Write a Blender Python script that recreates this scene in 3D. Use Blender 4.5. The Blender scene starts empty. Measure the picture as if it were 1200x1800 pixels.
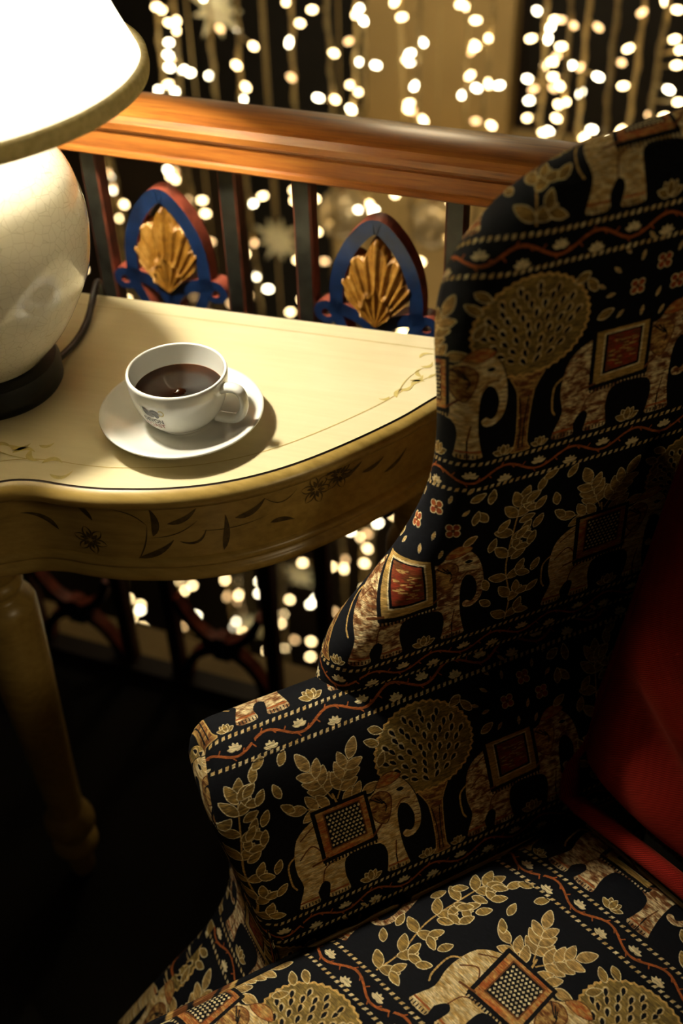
import bpy, bmesh, math, random
import numpy as np
from mathutils import Matrix, Vector

random.seed(4)
RNG = np.random.default_rng(7)
SC = bpy.context.scene
COL = SC.collection

# ------------------------------------------------------------------ camera
PITCH = math.radians(40.9)
ROLL = math.atan(72 / 2309)
_fw = Vector((0, math.cos(PITCH), -math.sin(PITCH)))
_up0 = Vector((0, math.sin(PITCH), math.cos(PITCH)))
_r0 = Vector((1, 0, 0))
_r = math.cos(ROLL) * _r0 - math.sin(ROLL) * _up0
_u = math.sin(ROLL) * _r0 + math.cos(ROLL) * _up0
cam_data = bpy.data.cameras.new('camera')
cam = bpy.data.objects.new('camera', cam_data)
COL.objects.link(cam)
cam.matrix_world = Matrix(((_r.x, _u.x, -_fw.x, 0.0),
                           (_r.y, _u.y, -_fw.y, 0.0),
                           (_r.z, _u.z, -_fw.z, 1.52),
                           (0, 0, 0, 1)))
cam_data.sensor_fit = 'VERTICAL'
cam_data.sensor_height = 36.0
cam_data.sensor_width = 24.0
cam_data.lens = 40.0
cam_data.clip_start = 0.02
cam_data.dof.use_dof = True
cam_data.dof.focus_distance = 1.12
cam_data.dof.aperture_fstop = 2.5
SC.camera = cam

# ------------------------------------------------------------------ world, exposure, room light
world = bpy.data.worlds.new('room_ambience')
SC.world = world
world.use_nodes = True
world.node_tree.nodes['Background'].inputs[0].default_value = (1.0, 0.74, 0.42, 1)
world.node_tree.nodes['Background'].inputs[1].default_value = 0.009
SC.view_settings.view_transform = 'Standard'
SC.view_settings.look = 'None'
SC.view_settings.gamma = 1.0
SC.view_settings.use_curve_mapping = False
SC.view_settings.exposure = 0.0

# ceiling lamp of the room, to the right of the armchair
rl = bpy.data.lights.new('room_ceiling_light', 'AREA')
rl.shape = 'DISK'; rl.size = 0.5; rl.energy = 6.8; rl.color = (1.0, 0.77, 0.45)
rlo = bpy.data.objects.new('room_ceiling_light', rl)
COL.objects.link(rlo)
rlo.location = (1.68, -0.90, 2.2)
rlo.rotation_euler = (Vector((0.0, 0.75, 0.75)) - rlo.location).to_track_quat('-Z', 'Y').to_euler()

# unseen point light added above the fairy lights to brighten the cream pier
sl = bpy.data.lights.new('added_pier_light', 'POINT')
sl.energy = 7.5; sl.shadow_soft_size = 0.12; sl.color = (1.0, 0.80, 0.50)
slo = bpy.data.objects.new('added_pier_light', sl)
COL.objects.link(slo)
slo.location = (0.25, 2.72, 1.60)

# ------------------------------------------------------------------ material helpers
def new_mat(name):
    m = bpy.data.materials.new(name); m.use_nodes = True
    nt = m.node_tree
    return m, nt, nt.nodes['Principled BSDF']
def N(nt, typ, **kw):
    n = nt.nodes.new(typ)
    for k, v in kw.items(): setattr(n, k, v)
    return n
def L(nt, a, b): nt.links.new(a, b)
def ramp(nt, fac, stops):
    r = N(nt, 'ShaderNodeValToRGB')
    el = r.color_ramp.elements
    while len(el) < len(stops): el.new(0.5)
    for e, (p, c) in zip(el, stops):
        e.position = p; e.color = (*c, 1)
    L(nt, fac, r.inputs[0])
    return r.outputs[0]
def bump(nt, b, h, strength, dist):
    n = N(nt, 'ShaderNodeBump'); n.inputs['Strength'].default_value = strength; n.inputs['Distance'].default_value = dist
    L(nt, h, n.inputs['Height']); L(nt, n.outputs[0], b.inputs['Normal'])
def coords(nt, scale=(1, 1, 1), rot=(0, 0, 0), kind='Object'):
    t = N(nt, 'ShaderNodeTexCoord'); mp = N(nt, 'ShaderNodeMapping')
    mp.inputs['Scale'].default_value = scale; mp.inputs['Rotation'].default_value = rot
    L(nt, t.outputs[kind], mp.inputs[0]); return mp.outputs[0]
def noise(nt, vec, scale, detail=3, rough=0.5):
    n = N(nt, 'ShaderNodeTexNoise'); n.inputs['Scale'].default_value = scale
    n.inputs['Detail'].default_value = detail; n.inputs['Roughness'].default_value = rough
    if vec is not None: L(nt, vec, n.inputs['Vector'])
    return n.outputs['Fac']
def lin(r, g, b):
    return tuple(((c / 255) / 12.92 if c / 255 <= 0.04045 else ((c / 255 + 0.055) / 1.055) ** 2.4) for c in (r, g, b))
def simple(name, col, rough=0.5, spec=0.5, coat=0.0, ns=30, var=0.25, bmp=0.0, metal=0.0):
    m, nt, b = new_mat(name)
    v = coords(nt)
    f = noise(nt, v, ns, 4)
    L(nt, ramp(nt, f, [(0.3, tuple(c * (1 - var) for c in col)), (0.7, tuple(min(1, c * (1 + var)) for c in col))]), b.inputs['Base Color'])
    b.inputs['Roughness'].default_value = rough
    b.inputs['Specular IOR Level'].default_value = spec
    b.inputs['Coat Weight'].default_value = coat
    b.inputs['Metallic'].default_value = metal
    if bmp: bump(nt, b, f, bmp, 0.002)
    return m

M = {}
M['floor'] = simple('dark_carpet', (0.02, 0.019, 0.017), 0.95, 0.1, ns=300, bmp=0.4)
M['ledge'] = simple('cream_ledge_paint', lin(176, 150, 96), 0.6, ns=14, var=0.12)
M['void_wall'] = simple('dark_brown_wall', lin(58, 46, 30), 0.75, ns=2.5, var=0.5)
M['cream_wall'] = simple('cream_wall_paint', lin(214, 186, 128), 0.7, ns=5, var=0.08)
M['dark'] = simple('dark_wall', (0.008, 0.006, 0.004), 0.7)
M['baluster'] = simple('black_green_paint', lin(24, 25, 21), 0.35, ns=60, var=0.6)
M['red_paint'] = simple('rust_red_paint', lin(140, 66, 46), 0.5, ns=50, var=0.4)
M['baluster_side'] = simple('worn_red_brown_paint', lin(84, 40, 24), 0.5, ns=50, var=0.5)
M['blue_paint'] = simple('navy_blue_paint', lin(12, 31, 62), 0.32, ns=45, var=0.45, bmp=0.1)
M['dark_wood'] = simple('dark_rail_wood', lin(34, 20, 12), 0.5)
M['black_base'] = simple('black_plinth', (0.003, 0.003, 0.003), 0.5, 0.3)
M['cord'] = simple('dark_cord', (0.012, 0.009, 0.006), 0.4)
M['wire'] = simple('clear_wire', lin(190, 166, 112), 0.5, ns=80)
M['tinsel'] = simple('pale_tinsel', lin(246, 232, 198), 0.4, ns=90)
M['print_dark'] = simple('dark_brown_print', lin(46, 42, 40), 0.4, ns=200, var=0.1)
M['print_red'] = simple('red_brown_print', lin(120, 62, 56), 0.4, ns=200, var=0.1)

# gold carving: gilt paint with dark glaze in the wear
m, nt, b = new_mat('antique_gold_paint')
v = coords(nt); f = noise(nt, v, 55, 5, 0.65)
L(nt, ramp(nt, f, [(0.25, lin(80, 50, 14)), (0.5, lin(140, 95, 27)), (0.75, lin(184, 140, 66))]), b.inputs['Base Color'])
b.inputs['Roughness'].default_value = 0.42; b.inputs['Metallic'].default_value = 0.15
M['gold'] = m

# handrail: varnished reddish wood with grain running along the rail
m, nt, b = new_mat('varnished_rail_wood')
v = coords(nt, (3, 40, 40)); f = noise(nt, v, 2.2, 8, 0.65)
v2 = coords(nt, (9, 160, 160)); f2 = noise(nt, v2, 1.0, 4, 0.6)
mx = N(nt, 'ShaderNodeMix'); mx.data_type = 'RGBA'; mx.blend_type = 'MULTIPLY'; mx.inputs[0].default_value = 0.9
L(nt, ramp(nt, f, [(0.3, lin(104, 56, 18)), (0.5, lin(150, 90, 34)), (0.72, lin(176, 116, 50))]), mx.inputs['A'])
L(nt, ramp(nt, f2, [(0.30, (0.30, 0.22, 0.16)), (0.40, (0.85, 0.8, 0.75)), (0.6, (1, 1, 1))]), mx.inputs['B'])
L(nt, mx.outputs['Result'], b.inputs['Base Color'])
b.inputs['Roughness'].default_value = 0.36; b.inputs['Coat Weight'].default_value = 0.35; b.inputs['Coat Roughness'].default_value = 0.22
bump(nt, b, f2, 0.08, 0.001)
M['rail'] = m

# table paint: pale yellow antiqued
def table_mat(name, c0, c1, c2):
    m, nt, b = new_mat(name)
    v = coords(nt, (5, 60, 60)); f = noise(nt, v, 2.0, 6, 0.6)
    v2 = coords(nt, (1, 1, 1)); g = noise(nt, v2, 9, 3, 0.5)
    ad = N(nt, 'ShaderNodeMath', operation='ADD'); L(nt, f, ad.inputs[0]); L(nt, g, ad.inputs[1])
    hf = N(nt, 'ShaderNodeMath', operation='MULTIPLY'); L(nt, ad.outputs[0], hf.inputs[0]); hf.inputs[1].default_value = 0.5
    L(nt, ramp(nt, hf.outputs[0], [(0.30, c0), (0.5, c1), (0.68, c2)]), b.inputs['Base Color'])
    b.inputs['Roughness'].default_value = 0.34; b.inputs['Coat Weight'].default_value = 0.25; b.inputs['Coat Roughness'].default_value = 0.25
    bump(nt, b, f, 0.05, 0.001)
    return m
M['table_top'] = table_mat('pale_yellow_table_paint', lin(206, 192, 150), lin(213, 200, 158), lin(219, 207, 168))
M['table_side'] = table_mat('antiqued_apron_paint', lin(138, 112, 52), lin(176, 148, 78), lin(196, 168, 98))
M['groove'] = simple('dark_glaze_line', lin(52, 36, 14), 0.5)
M['leaf_paint'] = simple('olive_leaf_paint', lin(186, 168, 98), 0.4, ns=120, var=0.2)
M['leaf_dark'] = simple('umber_flower_paint', lin(84, 68, 32), 0.45, ns=160, var=0.5)
M['leaf_line'] = simple('faint_line_paint', lin(180, 158, 96), 0.4, ns=120, var=0.15)

# crackle-glazed ceramic
m, nt, b = new_mat('crackle_glazed_ceramic')
v = coords(nt)
vo = N(nt, 'ShaderNodeTexVoronoi', feature='DISTANCE_TO_EDGE'); vo.inputs['Scale'].default_value = 105
L(nt, v, vo.inputs['Vector'])
L(nt, ramp(nt, vo.outputs['Distance'], [(0.0, lin(204, 196, 168)), (0.03, lin(232, 227, 206)), (0.08, lin(234, 229, 208))]), b.inputs['Base Color'])
b.inputs['Roughness'].default_value = 0.16; b.inputs['Coat Weight'].default_value = 0.7; b.inputs['Coat Roughness'].default_value = 0.04
M['ceramic'] = m
# porcelain
m, nt, b = new_mat('white_porcelain')
f = noise(nt, coords(nt), 20)
L(nt, ramp(nt, f, [(0.3, lin(222, 222, 212)), (0.7, lin(230, 230, 221))]), b.inputs['Base Color'])
b.inputs['Roughness'].default_value = 0.12; b.inputs['Coat Weight'].default_value = 0.5; b.inputs['Coat Roughness'].default_value = 0.03
M['porcelain'] = m
# coffee
m, nt, b = new_mat('black_coffee')
f = noise(nt, coords(nt), 30)
L(nt, ramp(nt, f, [(0.3, lin(24, 9, 3)), (0.7, lin(28, 11, 4))]), b.inputs['Base Color'])
b.inputs['Roughness'].default_value = 0.04; b.inputs['Specular IOR Level'].default_value = 0.3
M['coffee'] = m
M['coffee_rim'] = simple('coffee_meniscus', lin(120, 66, 20), 0.15)

# lampshade: pleated cloth that lets the bulb's light through
m, nt, b = new_mat('pleated_shade_cloth')
nt.nodes.remove(b)
out = nt.nodes['Material Output']
uvn = N(nt, 'ShaderNodeUVMap'); uvn.uv_map = 'UVMap'
wv = N(nt, 'ShaderNodeTexWave'); wv.inputs['Scale'].default_value = 60.0; wv.inputs['Distortion'].default_value = 0.25
L(nt, uvn.outputs[0], wv.inputs['Vector'])
cr = ramp(nt, wv.outputs['Fac'], [(0.0, lin(226, 216, 188)), (0.55, lin(246, 240, 222)), (1.0, lin(250, 246, 232))])
df = N(nt, 'ShaderNodeBsdfDiffuse'); tr = N(nt, 'ShaderNodeBsdfTranslucent'); ms = N(nt, 'ShaderNodeMixShader')
L(nt, cr, df.inputs[0]); L(nt, cr, tr.inputs[0]); ms.inputs[0].default_value = 0.5
L(nt, df.outputs[0], ms.inputs[1]); L(nt, tr.outputs[0], ms.inputs[2]); L(nt, ms.outputs[0], out.inputs[0])
M['shade'] = m
m, nt, b = new_mat('olive_cream_trim_cloth')
nt.nodes.remove(b); out = nt.nodes['Material Output']
f = noise(nt, coords(nt), 150, 3)
cr = ramp(nt, f, [(0.3, lin(176, 166, 128)), (0.7, lin(200, 190, 152))])
df = N(nt, 'ShaderNodeBsdfDiffuse'); tr = N(nt, 'ShaderNodeBsdfTranslucent'); ms = N(nt, 'ShaderNodeMixShader')
L(nt, cr, df.inputs[0]); L(nt, cr, tr.inputs[0]); ms.inputs[0].default_value = 0.30
L(nt, df.outputs[0], ms.inputs[1]); L(nt, tr.outputs[0], ms.inputs[2]); L(nt, ms.outputs[0], out.inputs[0])
M['shade_trim'] = m
def emit(name, col, s):
    m, nt, b = new_mat(name)
    b.inputs['Base Color'].default_value = (*col, 1)
    b.inputs['Emission Color'].default_value = (*col, 1)
    b.inputs['Emission Strength'].default_value = s
    return m
M['bulb'] = emit('lit_lamp_bulb', (1.0, 0.91, 0.74), 900)
M['led_warm'] = emit('lit_fairy_bulb', (1.0, 0.72, 0.34), 13)
M['led_white'] = emit('lit_pale_fairy_bulb', (1.0, 0.87, 0.58), 17)
M['led_dim'] = emit('lit_dim_fairy_bulb', (1.0, 0.62, 0.27), 4)

# red pillow cloth
m, nt, b = new_mat('red_woven_cloth')
v = coords(nt, (1, 1, 1)); f = noise(nt, v, 14, 4)
uvn = N(nt, 'ShaderNodeUVMap'); uvn.uv_map = 'UVMap'
wa = N(nt, 'ShaderNodeTexWave'); wa.inputs['Scale'].default_value = 260; wa.inputs['Distortion'].default_value = 1.5; wa.bands_direction = 'DIAGONAL'
L(nt, uvn.outputs[0], wa.inputs['Vector'])
wb = N(nt, 'ShaderNodeTexWave'); wb.inputs['Scale'].default_value = 320; wb.inputs['Distortion'].default_value = 2.0; wb.bands_direction = 'Y'
L(nt, uvn.outputs[0], wb.inputs['Vector'])
mu = N(nt, 'ShaderNodeMath', operation='MULTIPLY'); L(nt, wa.outputs['Fac'], mu.inputs[0]); L(nt, wb.outputs['Fac'], mu.inputs[1])
mx = N(nt, 'ShaderNodeMix'); mx.data_type = 'RGBA'
L(nt, mu.outputs[0], mx.inputs[0])
L(nt, ramp(nt, f, [(0.3, lin(76, 7, 8)), (0.7, lin(104, 12, 11))]), mx.inputs['A']); mx.inputs['B'].default_value = (*lin(200, 56, 34), 1)
L(nt, mx.outputs['Result'], b.inputs['Base Color'])
b.inputs['Roughness'].default_value = 0.9; b.inputs['Specular IOR Level'].default_value = 0.1; b.inputs['Sheen Weight'].default_value = 0.08
b.inputs['Sheen Tint'].default_value = (1, 0.3, 0.15, 1)
bump(nt, b, mu.outputs[0], 0.4, 0.0008)
M['pillow'] = m
# smoked glass bauble
m, nt, b = new_mat('pearl_bauble')
f = noise(nt, coords(nt), 8)
L(nt, ramp(nt, f, [(0.3, lin(196, 176, 136)), (0.7, lin(232, 216, 180))]), b.inputs['Base Color'])
b.inputs['Roughness'].default_value = 0.15; b.inputs['Metallic'].default_value = 0.3
M['bauble'] = m

# ------------------------------------------------------------------ woven tapestry pattern, drawn motif by motif into a generated image
TW, TH, ROW = 400.0, 424.0, 212.0         # repeat in millimetres, two half-dropped rows
PX = 4.0
CW, CH = int(TW * PX), int(TH * PX)
def wrap_noise(sx, sy, seed):
    g = np.random.default_rng(seed).standard_normal((CH, CW))
    fy = np.fft.fftfreq(CH)[:, None]; fx = np.fft.fftfreq(CW)[None, :]
    F = np.fft.fft2(g) * np.exp(-2 * (np.pi ** 2) * ((fx * sx) ** 2 + (fy * sy) ** 2))
    r = np.real(np.fft.ifft2(F)); return r / r.std()
NZ_A = wrap_noise(9, 5, 1); NZ_B = wrap_noise(3, 1.2, 2)
MOT = np.clip(0.45 + 0.30 * NZ_A + 0.18 * NZ_B, 0, 1)
JIT = wrap_noise(2.5, 1.0, 5)
C_BG = np.array((13, 14, 19)); C_CREAM = np.array((246, 222, 166)); C_TAN = np.array((202, 162, 92)); C_GOLD = np.array((172, 138, 70))
C_OLIVE = np.array((164, 136, 70)); C_RUST = np.array((172, 92, 42)); C_BROWN = np.array((112, 66, 32)); C_RED = np.array((150, 58, 34)); C_BLACK = np.array((16, 15, 17))
CAN = np.empty((CH, CW, 3)); CAN[:] = C_BG
def poly(pts, fill, outline=None, ow=0.9, fill2=None, closed=True):
    p = np.asarray(pts, float)
    pad = ow + 1.0
    x0, y0 = np.floor((p.min(0) - pad) * PX).astype(int); x1, y1 = np.ceil((p.max(0) + pad) * PX).astype(int)
    xs = np.arange(x0, x1); ys = np.arange(y0, y1)
    X, Y = np.meshgrid((xs + 0.5) / PX, (ys + 0.5) / PX)
    d2 = np.full(X.shape, 1e9); inside = np.zeros(X.shape, bool)
    n = len(p)
    for i in range(n if closed else n - 1):
        a, b_ = p[i], p[(i + 1) % n]
        e = b_ - a; l2 = e @ e + 1e-9
        t = np.clip(((X - a[0]) * e[0] + (Y - a[1]) * e[1]) / l2, 0, 1)
        d2 = np.minimum(d2, (X - a[0] - t * e[0]) ** 2 + (Y - a[1] - t * e[1]) ** 2)
        if closed and a[1] != b_[1]:
            c = (a[1] > Y) != (b_[1] > Y)
            inside ^= c & (X < (b_[0] - a[0]) * (Y - a[1]) / (b_[1] - a[1]) + a[0])
    d = np.sqrt(d2)
    ix = np.ix_(ys % CH, xs % CW)
    j = JIT[ix] * 0.10
    sub = CAN[ix]
    if fill is not None and closed:
        sd = np.where(inside, -d, d) + j
        al = np.clip(0.5 - sd * PX * 0.8, 0, 1)[..., None]
        f = np.asarray(fill, float) * np.ones(sub.shape)
        if fill2 is not None:
            mm = MOT[ix][..., None]; f = f * (1 - mm) + np.asarray(fill2, float) * mm
        sub = sub * (1 - al) + f * al
    if outline is not None:
        al = np.clip(0.5 - (d - ow / 2 + j) * PX * 0.8, 0, 1)[..., None]
        sub = sub * (1 - al) + np.asarray(outline, float) * al
    CAN[ix] = sub
def line(pts, col, w): poly(pts, None, col, w, closed=False)
def xf(pts, ox, oy, s=1.0, rot=0.0, mir=1):
    c, sn = math.cos(rot), math.sin(rot)
    return [(ox + s * (mir * (x * c - y * sn)), oy + s * (x * sn + y * c)) for x, y in pts]
def smooth(pts, n=4, closed=True):
    p = np.asarray(pts, float); out = []
    k = len(p)
    for i in range(k if closed else k - 1):
        g = (lambda q: p[q % k]) if closed else (lambda q: p[min(max(q, 0), k - 1)])
        a, b_, c, d = g(i - 1), g(i), g(i + 1), g(i + 2)
        for t in np.arange(n) / n:
            out.append(0.5 * (2 * b_ + (c - a) * t + (2 * a - 5 * b_ + 4 * c - d) * t * t + (3 * b_ - a - 3 * c + d) * t ** 3))
    if not closed: out.append(p[-1])
    return [tuple(q) for q in out]
LEAF = [(0, 0), (2.5, 2.6), (6, 3.6), (10, 2.8), (14, 0), (10, -2.8), (6, -3.6), (2.5, -2.6)]
def leaf(x, y, a, s=1.0, fill=C_TAN, line_c=C_CREAM):
    poly(smooth(xf(LEAF, x, y, s, a), 3), fill, line_c, 1.0 * min(1.0, s), fill2=np.asarray(fill) * 0.72)
def lotus(x, y, s, fill=C_CREAM):
    for a in (0.35, 0.95, 1.57, 2.19, 2.79):
        poly(smooth(xf(LEAF, x, y, s * 0.5, a), 2), fill)
def lotus_big(x, y, s=1.0):
    for a in (0.45, 1.1, 2.04, 2.69, 1.57): leaf(x, y, a, s * 0.95, C_GOLD)
def branch(pts, leaves, w=1.4, s=1.0, col=C_TAN):
    line(smooth(pts, 6, False), col, w)
    for x, y, a in leaves: leaf(x, y, a, s)
ELE = smooth([(5, 62), (10, 82), (24, 94), (44, 99), (66, 98), (82, 97), (90, 104), (101, 107), (112, 102), (119, 90), (123, 74), (124, 56), (121, 43), (114, 36), (106, 37), (104, 43), (108, 46), (112, 43), (116, 48), (117, 60), (113, 72), (107, 76), (103, 68), (102, 52), (103, 30), (106, 12), (106, 4), (86, 4), (86, 14), (87, 30), (82, 42), (64, 45), (50, 42), (47, 26), (49, 12), (48, 4), (30, 4), (30, 12), (31, 22), (26, 26), (20, 16), (20, 4), (2, 4), (3, 14), (8, 30), (5, 46)], 3)
def elephant(ox, oy, kind):
    T = lambda pts: [(ox + 1.16 * x, oy + 1.06 * y) for x, y in pts]
    poly(T(ELE), C_CREAM, C_BLACK, 0.7, fill2=C_BROWN if kind else C_TAN * 0.95)
    # tail, leg split, shading folds
    line(T(smooth([(6, 66), (-1, 58), (-1, 38), (2, 30)], 5, False)), C_TAN, 2.0)
    for q in ([(26, 26), (30, 40), (42, 46)], [(96, 4), (95, 20), (97, 38)], [(14, 80), (30, 90), (34, 78)], [(10, 60), (22, 70), (30, 60)]):
        line(T(smooth(q, 5, False)), C_BROWN, 1.3)
    line(T([(95.5, 4), (95, 22)]), C_BLACK, 1.2); line(T([(25, 4), (25.5, 18)]), C_BLACK, 1.0)
    # feet bands and toe nails
    for a, b_ in ((2, 20), (30, 48), (86, 106)):
        line(T([(a + 1, 11), (b_ - 1, 11)]), C_RUST, 2.0)
        for k in range(int((b_ - a) / 3)): line(T([(a + 2 + 3 * k, 4.6), (a + 2 + 3 * k, 7.6)]), C_BLACK, 1.0)
    # head cap, ear, eye, mouth
    poly(T(smooth([(88, 102), (94, 110), (104, 112), (112, 106), (104, 101), (95, 100)], 4)), C_RUST, C_BROWN, 0.8, fill2=C_TAN)
    poly(T(smooth([(80, 92), (90, 97), (99, 90), (98, 76), (92, 62), (84, 66), (79, 78)], 4)), C_TAN, C_BROWN, 1.2, fill2=C_BROWN)
    for k in range(6):
        a = -0.4 + 0.42 * k
        line(T([(91 + 3 * math.cos(a), 80 + 4 * math.sin(a)), (88 - 6 + 14 * math.cos(a) * 0.8, 80 + 13 * math.sin(a))]), C_BLACK, 1.2)
    poly(T(smooth([(105, 92), (109, 94), (113, 91), (109, 89)], 4)), C_BLACK, C_CREAM, 0.7)
    line(T(smooth([(103, 74), (109, 80), (116, 79)], 5, False)), C_BROWN, 1.4)
    for k in range(6): line(T([(118.5 - 0.3 * k, 72 - 4.6 * k), (122.5, 71 - 4.6 * k)]), C_BROWN, 0.8)
    # saddle cloth
    bl = [(28, 103), (78, 103), (80, 49), (30, 47)]
    poly(T(bl), C_BLACK, C_BLACK, 2.2)
    poly(T([(31, 100.5), (76, 100.5), (77.5, 52), (32.5, 50)]), C_RUST if kind == 0 else C_TAN, None, fill2=C_TAN if kind == 0 else C_GOLD)
    poly(T([(38, 97), (71, 97), (72, 60), (39, 58)]), C_BLACK, C_CREAM if kind else C_BROWN, 1.6)
    if kind == 0:
        for i in range(9):
            for k in range(9):
                cx, cy = 41 + 3.6 * i + (1.8 if k % 2 else 0), 62.0 + 3.9 * k
                if cx < 70.5: poly(T([(cx - 1.5, cy), (cx, cy + 1.6), (cx + 1.5, cy), (cx, cy - 1.6)]), C_CREAM, None)
    else:
        poly(T([(41, 95), (68.5, 95), (69.5, 63), (42, 61)]), C_RED, None, fill2=C_BROWN)
        for k in range(26):
            x, y = 43 + RNG.random() * 20, 66 + RNG.random() * 25
            line(T([(x, y), (x + 3 + 3 * RNG.random(), y + RNG.random() * 2 - 1)]), C_TAN, 1.1)
    for k in range(16): line(T([(31 + 3.2 * k, 46.5 + 0.1 * k), (31 + 3.2 * k, 43.6 + 0.1 * k)]), C_BLACK, 1.7)
    line(T([(20, 48), (34, 51)]), C_BROWN, 2.2); line(T([(78, 54), (86, 62)]), C_BROWN, 2.4)
def tree(ox, oy):
    # trunk
    poly(xf(smooth([(-9, 0), (-6, 8), (-5.5, 30), (-8, 64), (-16, 86), (16, 86), (8, 64), (5.5, 30), (6, 8), (9, 0)], 3), ox, oy), C_BROWN, C_TAN, 1.3, fill2=C_TAN)
    for x in (-2.4, 1.6): line(xf(smooth([(x, 4), (x, 34), (x * 2.2, 58)], 4, False), ox, oy), C_BLACK, 1.1)
    ring = []
    for k in range(168):
        a = 2 * math.pi * k / 168; r = 1 + 0.022 * math.cos(42 * a)
        ring.append((ox + 53 * r * math.cos(a), oy + 127 + 46 * r * math.sin(a)))
    poly(ring, C_OLIVE, C_TAN * 1.12, 2.2, fill2=C_OLIVE * 0.72)
    for q in range(5):
        rr = (0.12, 0.34, 0.55, 0.74, 0.90)[q]; cnt = (3, 8, 13, 18, 15)[q]
        for k in range(cnt):
            a = 2 * math.pi * (k + 0.5 * (q % 2)) / cnt + 0.2
            if q == 4 and not (0.1 < (a % 6.283) < 3.2): continue
            x, y = ox + 51 * rr * 0.94 * math.cos(a), oy + 125 + 44 * rr * 0.94 * math.sin(a)
            r = math.atan2(y - (oy + 86), x - ox)
            poly(smooth(xf([(-4, 0), (-1, 2.6), (3, 2.9), (5.4, 0), (3, -2.9), (-1, -2.6)], x, y, 1.12, r), 3), C_CREAM * 0.92, None, fill2=C_TAN)
            poly(smooth(xf([(-3.6, -0.2), (0, 1.6), (3, 1.2), (3.6, -0.4), (1, -1.8), (-1.5, -1.4)], x, y, 1.1, r), 3), C_BLACK, None)
def bush(ox, oy, s=1.0):
    def fan(x0, y0, a0, ln, nl, sc):
        ca, sa = math.cos(a0), math.sin(a0)
        line(xf([(0, 0), (ln, 0)], x0, y0, 1.0, a0), C_TAN, 1.6)
        leaf(x0 + ca * ln, y0 + sa * ln, a0, sc)
        for k in range(nl):
            t = ln * (0.22 + 0.78 * k / nl); x, y = x0 + ca * t, y0 + sa * t
            leaf(x, y, a0 + 0.75, sc * (0.95 - 0.03 * k)); leaf(x, y, a0 - 0.75, sc * (0.95 - 0.03 * k))
    line(smooth([(ox, oy), (ox + 1, oy + 14), (ox - 2, oy + 30)], 5, False), C_TAN, 2.2)
    fan(ox - 3, oy + 26, 1.98, 38, 3, 1.1 * s); fan(ox + 2, oy + 24, 1.02, 40, 3, 1.1 * s)
    fan(ox - 2, oy + 16, 2.85, 30, 2, 1.05 * s); fan(ox + 2, oy + 14, 0.2, 26, 2, 1.0 * s)
    leaf(ox - 8, oy + 6, 3.6, s); leaf(ox + 8, oy + 4, -0.5, s)
def plant(ox, oy):
    st = smooth([(ox, oy), (ox + 3, oy + 30), (ox - 3, oy + 70), (ox + 2, oy + 112), (ox + 8, oy + 146)], 6, False)
    line(st, C_TAN, 1.8)
    for k, (t, a) in enumerate(((10, 0.5), (10, 2.5), (34, 0.9), (36, 2.2), (60, 0.4), (62, 2.8), (84, 0.8), (86, 2.3), (106, 0.3), (108, 2.8), (126, 0.7), (128, 2.3), (144, 1.2), (142, 1.9), (146, 0.5))):
        i = min(len(st) - 1, int(len(st) * t / 150)); x, y = st[i]
        leaf(x, y, a, 1.5, C_GOLD, C_CREAM * 0.95)
        if k % 2 == 0 and t < 130: leaf(x + 11 * math.cos(a), y + 11 * math.sin(a), a + 0.7, 1.2, C_GOLD); leaf(x + 11 * math.cos(a), y + 11 * math.sin(a), a - 0.8, 1.2, C_GOLD)
def blossom(x, y):
    for a in (0.78, 2.36, 3.93, 5.5):
        poly(smooth([(x + 4.6 * math.cos(a) + 3.4 * math.cos(b_), y + 4.6 * math.sin(a) + 3.4 * math.sin(b_)) for b_ in np.linspace(0, 6.28, 8)[:-1]], 2), C_RUST, C_CREAM, 1.0, fill2=C_RED)
    poly(smooth([(x + 2 * math.cos(b_), y + 2 * math.sin(b_)) for b_ in np.linspace(0, 6.28, 7)[:-1]], 2), C_BROWN, None)
def sprigs(ox, oy):
    for bx, by in ((0, 16), (24, 34), (40, 12)): blossom(ox + bx, oy + by)
    for x, y, a in ((-22, 36, -0.7), (-26, 14, 0.1), (-14, 52, -0.9), (2, 44, 1.3), (20, 58, 1.4), (8, 60, 2.3), (38, 44, 1.2), (52, 30, 0.7), (-14, -6, 0.8), (8, -8, 1.4), (22, 6, 1.2), (28, -12, 1.1), (46, -10, 0.7), (-20, -24, 1.1), (-2, -26, -0.6), (14, -28, 1.2), (56, 54, 0.9), (-36, 24, -0.5)):
        poly(smooth(xf([(-4.5, 0), (0, 1.7), (4.5, 0), (0, -1.7)], ox + x, oy + y, 1.0, a), 2), C_TAN, C_CREAM * 0.9, 0.7)
def band(oy):
    # two rope borders with a wavy vine and small lotus buds between them
    for yy in (3.5, 31.5):
        k = 0.0
        while k < TW - 0.1:
            poly(xf([(0, -2.3), (3.6, -1.6), (5.0, 2.3), (1.4, 1.6)], k, oy + yy), C_CREAM, None, fill2=C_TAN); k += 400 / 62
        line([(0, oy + yy - 3.4), (TW, oy + yy - 3.4)], C_BLACK, 0.8)
    P_ = 400 / 6
    w = [(x, oy + 17.5 + 6.6 * math.sin(2 * math.pi * x / P_)) for x in np.linspace(0, TW, 241)]
    line(w, C_RUST, 2.6)
    for k in range(36):
        x = TW * k / 36; y = oy + 17.5 + 6.6 * math.sin(2 * math.pi * x / P_)
        line([(x, y), (x + 3, y + (4 if k % 2 else -4))], C_RUST, 1.3)
    for k in range(6):
        lotus(P_ * (k + 0.75), oy + 16.5, 1.15); lotus(P_ * (k + 0.25), oy + 6.5, 1.15)
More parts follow.
